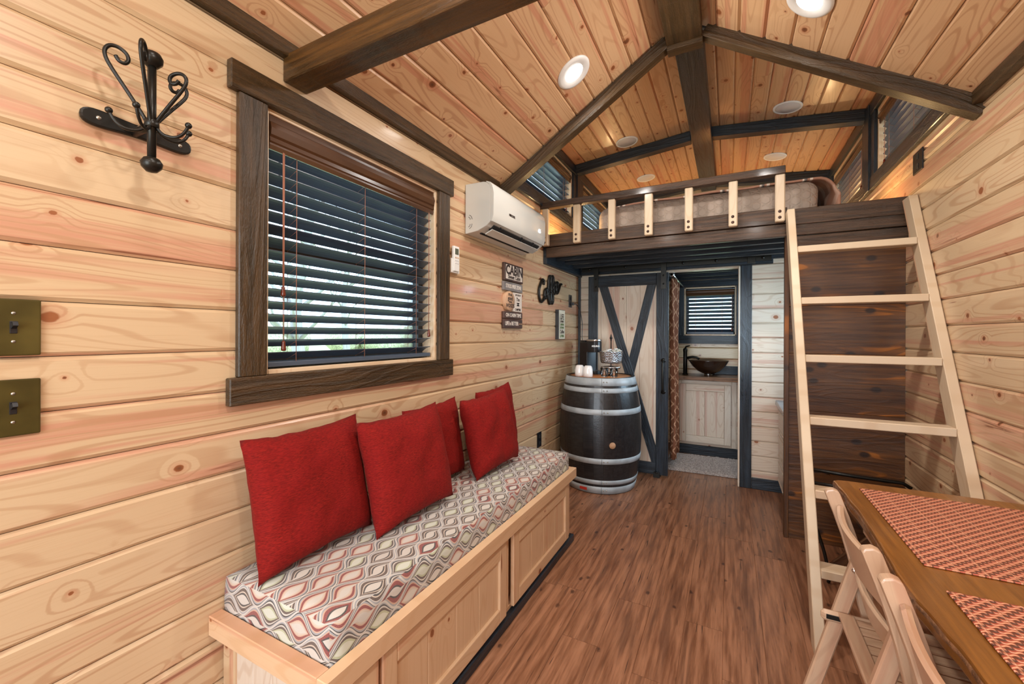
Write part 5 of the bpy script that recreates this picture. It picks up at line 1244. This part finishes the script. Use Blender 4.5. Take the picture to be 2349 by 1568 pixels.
# ------------------------------------------------------------------ bathroom
e = empty('bathroom_vanity', (-0.10, 5.0, 0)); tag(e, 'pale pine vanity cabinet in the bathroom', 'cabinet')
VF = 4.85
bbox('carcass', -0.500, 0.36, VF+0.018, DEND-0.004, 0.10, 0.795, M['pale'], e, 0.002)
bbox('toe_kick', -0.52, 0.36, VF-0.004, VF+0.030, 0.0, 0.098, M['black'], e, 0.002)
bbox('face_stile', -0.500, -0.455, VF, VF+0.017, 0.105, 0.795, M['pale'], e, 0.002); bbox('face_stile', 0.028, 0.070, VF, VF+0.017, 0.105, 0.795, M['pale'], e, 0.002)
bbox('face_rail', -0.454, 0.027, VF, VF+0.017, 0.765, 0.795, M['pale'], e, 0.002)
d_ = empty('door'); d_.parent = e
def vq(nm, x0, x1, z0, z1, y0, y1):
    dd = (x1-x0, z1-z0); c = Vector(((x0+x1)/2, (y0+y1)/2, (z0+z1)/2)); ax = (Vector((1, 0, 0)), Vector((0, 0, 1))); i = 0 if dd[0] > dd[1] else 1; j = 1-i
    MB().box(-dd[i]/2, dd[i]/2, -dd[j]/2, dd[j]/2, -(y1-y0)/2, (y1-y0)/2).build(nm, M['pale'], d_, e.matrix_basis.inverted() @ frame(c, ax[i], ax[j]), 0.002, 1)
vq('door_stile', -0.472, -0.412, 0.135, 0.755, VF-0.018, VF-0.001); vq('door_stile', -0.040, 0.020, 0.135, 0.755, VF-0.018, VF-0.001)
vq('door_rail', -0.411, -0.041, 0.135, 0.205, VF-0.018, VF-0.001); vq('door_rail', -0.411, -0.041, 0.685, 0.755, VF-0.018, VF-0.001)
for i in range(2): vq('door_slat', -0.411+i*0.185, -0.411+(i+1)*0.185-0.001, 0.206, 0.684, VF-0.010, VF-0.001)
pts = [(-0.535+i*0.05, VF-0.040+0.010*noise.noise(Vector((i*0.7, 2, 0)))) for i in range(19)]
o = MB().prism(pts+[(0.365, DEND-0.004), (-0.535, DEND-0.004)], (0.796, 0.838)).build('vanity_top', M['edge'], None, None, 0.004, 2); tag(o, 'dark live-edge wooden vanity top in the bathroom', 'counter')
tag(bbox('backsplash', -0.22, 0.36, DEND-0.026, DEND-0.004, 0.839, 0.935, M['black'], None, 0.003), 'dark backsplash board behind the vessel sink', 'backsplash')
sinkc = (-0.198, 4.985)
prof = [(0.045, 0.0), (0.060, 0.004), (0.110, 0.030), (0.165, 0.085), (0.200, 0.140), (0.206, 0.150), (0.200, 0.150), (0.160, 0.090), (0.105, 0.038), (0.050, 0.012), (0.0005, 0.010)]
e2 = empty('vessel_sink', (sinkc[0], sinkc[1], 0.839)); tag(e2, 'dark bronze glass vessel sink on the vanity top', 'sink')
part(MB().lathe([(0.0005, 0.020), (0.040, 0.020), (0.045, 0.012), (0.042, 0.0), (0.0005, 0.0)], 24, Matrix.Translation((sinkc[0], sinkc[1], 0.839))), 'mounting_ring', M['chrome'], e2)
part(MB().lathe(prof, 44, Matrix.Translation((sinkc[0], sinkc[1], 0.860))), 'bowl', M['sinkglass'], e2)
e2 = empty('tall_faucet', (-0.435, 5.02, 0.839)); tag(e2, 'tall black faucet beside the vessel sink', 'faucet')
T = Matrix.Translation((-0.435, 5.02, 0.839))
part(MB().lathe([(0.0005, 0), (0.030, 0), (0.030, 0.006), (0.022, 0.012), (0.021, 0.250), (0.024, 0.262), (0.022, 0.285), (0.012, 0.295), (0.0005, 0.297)], 20, T), 'faucet_body', M['iron'], e2)
part(MB().tube([(-0.425, 5.02, 1.020), (-0.36, 5.015, 1.035), (-0.315, 5.01, 1.030), (-0.290, 5.008, 1.012)], [0.016, 0.014, 0.012, 0.011], 10), 'spout', M['iron'], e2)
part(MB().tube([(-0.435, 5.02, 1.130), (-0.425, 5.00, 1.150), (-0.385, 4.97, 1.160)], [0.010, 0.009, 0.007], 8), 'lever', M['iron'], e2)
# curtain and rod
e = empty('shower_rod', (-0.50, 4.6, 1.86)); tag(e, 'chrome rod carrying the shower curtain', 'curtain rod')
part(MB().tube([(-0.475, EW+0.088, 1.842), (-0.475, DEND-0.003, 1.842)], 0.0115, 12), 'rod', M['chrome'], e)
for y_, s_ in ((EW+0.088, 1), (DEND-0.004, -1)): part(MB().lathe([(0.0005, 0), (0.028, 0), (0.026, 0.008), (0.013, 0.014)], 20, Matrix.Translation((-0.475, y_, 1.842)) @ Matrix.Rotation(-s_*PI/2, 4, 'X')), 'flange', M['chrome'], e)
def curtain_mesh():
    bm = bmesh.new(); uv = bm.loops.layers.uv.new('UVMap'); ny, nz = 70, 16; g = []
    for i in range(ny+1):
        row = []; f = i/ny
        for k in range(nz+1):
            h = k/nz; z = 0.10+(1.815-0.10)*h; squeeze = 0.80+0.20*h
            y = 4.17+0.46*f*squeeze; x = -0.475+0.024*math.sin(f*2*PI*7+0.6*math.sin(h*3))*(1.1-0.3*h)+0.010*math.sin(h*5+f*9)
            row.append((bm.verts.new((x, y, z)), f*0.95, z))
        g.append(row)
    for i in range(ny):
        for k in range(nz):
            q = [g[i][k], g[i+1][k], g[i+1][k+1], g[i][k+1]]; f_ = bm.faces.new([a[0] for a in q]); f_.smooth = True
            for l, a in zip(f_.loops, q): l[uv].uv = (a[1], a[2])
    me = bpy.data.meshes.new('shower_curtain'); bm.to_mesh(me); bm.free(); return me
c_ = link('shower_curtain', curtain_mesh(), M['curtain']); sol = c_.modifiers.new('thickness', 'SOLIDIFY'); sol.thickness = 0.002
tag(c_, 'brown shower curtain with a pale trellis print hanging in the bathroom', 'curtain')
# bath mat with raised pile
def mat_mesh():
    bm = bmesh.new(); nx, ny = 70, 60; g = {}
    for s_ in (1, 0):
        for i in range(nx+1):
            for j in range(ny+1):
                x = -0.56+0.80*i/nx; y = 4.17+0.60*j/ny + 0.05*(x+0.5)
                ed = min(i, nx-i, j, ny-j); z = 0.003+min(1, ed/2.0)*(0.012+0.010*random.random()) if s_ else 0.002
                g[(s_, i, j)] = bm.verts.new((x, y, z))
    for s_ in (1, 0):
        for i in range(nx):
            for j in range(ny):
                q = [g[(s_, i, j)], g[(s_, i+1, j)], g[(s_, i+1, j+1)], g[(s_, i, j+1)]]
                if not s_: q.reverse()
                bm.faces.new(q)
    me = bpy.data.meshes.new('bath_mat'); bm.to_mesh(me); bm.free(); return me
tag(link('bath_mat', mat_mesh(), M['rug']), 'grey and beige shaggy mat on the bathroom floor', 'mat')

# ------------------------------------------------------------------ bed in the loft
def soft_box(x0, x1, y0, y1, z0, z1, r, seg=4, nz=0.006, name='x', sub_=14):
    bm = bmesh.new(); bmesh.ops.create_cube(bm, size=1)
    for v in bm.verts: v.co = Vector((x0+(v.co.x+0.5)*(x1-x0), y0+(v.co.y+0.5)*(y1-y0), z0+(v.co.z+0.5)*(z1-z0)))
    bmesh.ops.bevel(bm, geom=bm.edges[:], offset=r, segments=seg, affect='EDGES', profile=0.5)
    bmesh.ops.subdivide_edges(bm, edges=[e_ for e_ in bm.edges if e_.calc_length() > 0.15], cuts=sub_, use_grid_fill=True)
    for v in bm.verts:
        n_ = noise.noise_vector(v.co*4.0)*nz; v.co += Vector((n_.x, n_.y, n_.z if v.co.z > z0+0.02 else 0))
    for f in bm.faces: f.smooth = True
    me = bpy.data.meshes.new(name); bm.to_mesh(me); bm.free(); return me
o = link('mattress', soft_box(-0.93, 0.50, 3.22, 5.08, 2.012, 2.285, 0.075, 5, 0.010, 'mattress'), M['quilt']); tag(o, 'low mattress in a beige quilted cover on the loft floor', 'mattress')
# plaid blanket: a draped sheet over the top, hanging over the ladder-side end
def blanket():
    bm = bmesh.new(); nx, ny = 60, 40; g = []
    for i in range(nx+1):
        row = []
        for j in range(ny+1):
            u = i/nx; v = j/ny; y = 3.285+(5.0-3.285)*v; s_ = u*1.72
            # path along x: starts on the near-wall side of the bed, runs over the top and falls down at the ladder side
            if s_ < 1.30: x = -0.80+s_; z = 2.306
            else:
                a = min((s_-1.30)/0.10, PI/2); x = 0.50+0.10*math.sin(a)*0.9; z = 2.306-0.10*(1-math.cos(a))
                if (s_-1.30)/0.10 > PI/2: z -= (s_-1.30-0.157); x += 0.02*math.sin(y*14)
            if v < 0.12: z -= 0.020*(1-v/0.12)**2; y -= 0.02*(1-v/0.12)
            z += 0.007*noise.noise(Vector((x*5, y*5, 2)))+(0.010*max(0, 1-abs(u-0.0)/0.08)*-1)
            row.append(bm.verts.new((x, y, max(z, 2.018))))
        g.append(row)
    for i in range(nx):
        for j in range(ny):
            f = bm.faces.new((g[i][j], g[i+1][j], g[i+1][j+1], g[i][j+1])); f.smooth = True
    me = bpy.data.meshes.new('plaid_blanket'); bm.to_mesh(me); bm.free(); return me
o = link('plaid_blanket', blanket(), M['plaid']); sm = o.modifiers.new('thickness', 'SOLIDIFY'); sm.thickness = 0.012; sm.offset = 1
tag(o, 'tan plaid blanket spread over the loft bed', 'blanket')
o = link('bed_pillow', pillow_mesh(0.58, 0.38, 0.14, 21.0), M['quilt'], None, Matrix.Translation((-1.137, 4.55, 2.10)) @ Matrix.Rotation(PI/2, 4, 'Z')); tag(o, 'quilted pillow lying at the window side of the loft bed', 'pillow')

# ------------------------------------------------------------------ outside the big window
GZ = -0.75
g_ = MB(); g_.add([(-120, -80, GZ), (60, -80, GZ), (60, 120, GZ), (-120, 120, GZ)], [(0, 1, 2, 3)])
tag(g_.build('ground', M['grass'], None), 'pale spring lawn outside the window', kind='structure')
r_ = MB(); r_.add([(-17.5, -80, GZ+0.02), (-13.5, -80, GZ+0.02), (-13.5, 120, GZ+0.02), (-17.5, 120, GZ+0.02)], [(0, 1, 2, 3)])
tag(r_.build('road', M['road'], None), 'pale road crossing the view outside', kind='structure')
random.seed(11)
def tree(x, y, h, r, lab):
    e = empty('bare_tree', (x, y, GZ)); tag(e, lab, 'tree', 'bare trees outside the window')
    mb = MB(); P = [Vector((x+0.15*math.sin(i*0.9+x), y+0.15*math.cos(i*0.7+y), GZ+h*i/8)) for i in range(9)]
    mb.tube(P, [r*(1-0.09*i) for i in range(9)], 9); part(mb, 'trunk', M['bark'], e)
    bm_ = MB()
    for k in range(18):
        i = random.randint(2, 7); p = P[i]; a = random.random()*2*PI; L_ = h*(0.18+0.2*random.random())
        q = [p, p+Vector((math.cos(a)*L_*0.4, math.sin(a)*L_*0.4, L_*0.35)), p+Vector((math.cos(a+0.3)*L_*0.8, math.sin(a+0.3)*L_*0.8, L_*0.9))]
        bm_.tube(q, [r*0.32, r*0.2, r*0.06], 5)
        for s_ in range(4):
            b_ = q[1].lerp(q[2], random.random()); a2 = a+random.random()*2-1
            bm_.tube([b_, b_+Vector((math.cos(a2)*L_*0.4, math.sin(a2)*L_*0.4, L_*(0.1+0.4*random.random())))], [r*0.09, r*0.03], 4)
    part(bm_, 'branches', M['bark'], e)
TREES = [(-7.2, 3.4, 7, 0.17), (-10.6, 7.6, 7, 0.20), (-9.0, 12.6, 7, 0.20), (-24.0, 4.0, 10, 0.26), (-24.5, 12.0, 10, 0.26), (-24.0, 20.5, 10, 0.26), (-11.0, 1.0, 7, 0.2)]
for i, t_ in enumerate(TREES):
    tree(*t_, lab='bare grey-barked tree seen through the blind, %s' % ('on the near lawn' if t_[0] > -13 else 'beyond the road'))
random.seed(5)
def thicket(y0, y1, x, h, lab):
    mb = MB(); n_ = 26
    for i in range(n_):
        c = (x+random.random()*3, y0+(y1-y0)*random.random(), GZ+h*0.42*random.random()+0.3)
        mb.ball(c, h*(0.22+0.2*random.random()), 10, (1, 1.3, 0.9))
    me = mb.mesh('thicket')
    for v in me.vertices: v.co += Vector(noise.noise_vector(v.co*1.6))*0.45
    o = link('thicket', me, M['bush']); tag(o, lab, kind='stuff'); tag(o, cat='bush')
thicket(-5, 14, -30, 3.2, 'olive thicket along the far side of the road'); thicket(14, 36, -30, 3.6, 'olive thicket farther along the road')
e = empty('road_sign', (-19.0, 10.6, GZ)); tag(e, 'yellow double-arrow road sign across the road', 'road sign')
part(MB().box(-19.03, -18.97, 10.57, 10.63, GZ, GZ+1.45), 'post', M['steel'], e)
part(MB().prism([(9.85, GZ+1.22), (11.35, GZ+1.22), (11.1, GZ+1.72), (10.1, GZ+1.72)], (0, 0.03), Matrix(((0, 0, 1, -18.96), (1, 0, 0, 0), (0, 1, 0, 0), (0, 0, 0, 1)))), 'sign_plate', M['yellow'], e)
ar = MB()
for s_ in (1, -1):
    ar.prism([(10.6+s_*0.12, GZ+1.44), (10.6+s_*0.12, GZ+1.50), (10.6+s_*0.30, GZ+1.50), (10.6+s_*0.30, GZ+1.56), (10.6+s_*0.45, GZ+1.47), (10.6+s_*0.30, GZ+1.38), (10.6+s_*0.30, GZ+1.44)][::(1 if s_ > 0 else -1)], (0, 0.012), Matrix(((0, 0, 1, -18.93), (1, 0, 0, 0), (0, 1, 0, 0), (0, 0, 0, 1))))
ar.box(-18.93, -18.918, 10.45, 10.75, GZ+1.44, GZ+1.50)
part(ar, 'arrow', M['blackp'], e)
e = empty('rail_fence', (-12.6, 6, GZ)); tag(e, 'low dark rail fence beside the road outside', 'fence')
for k in range(9):
    yy = -2+k*2.6; part(MB().box(-12.64, -12.56, yy-0.04, yy+0.04, GZ, GZ+0.62), 'post', M['iron'], e)
for zz in (0.28, 0.56): part(MB().box(-12.62, -12.58, -2, 18.8, GZ+zz, GZ+zz+0.05), 'rail', M['iron'], e)
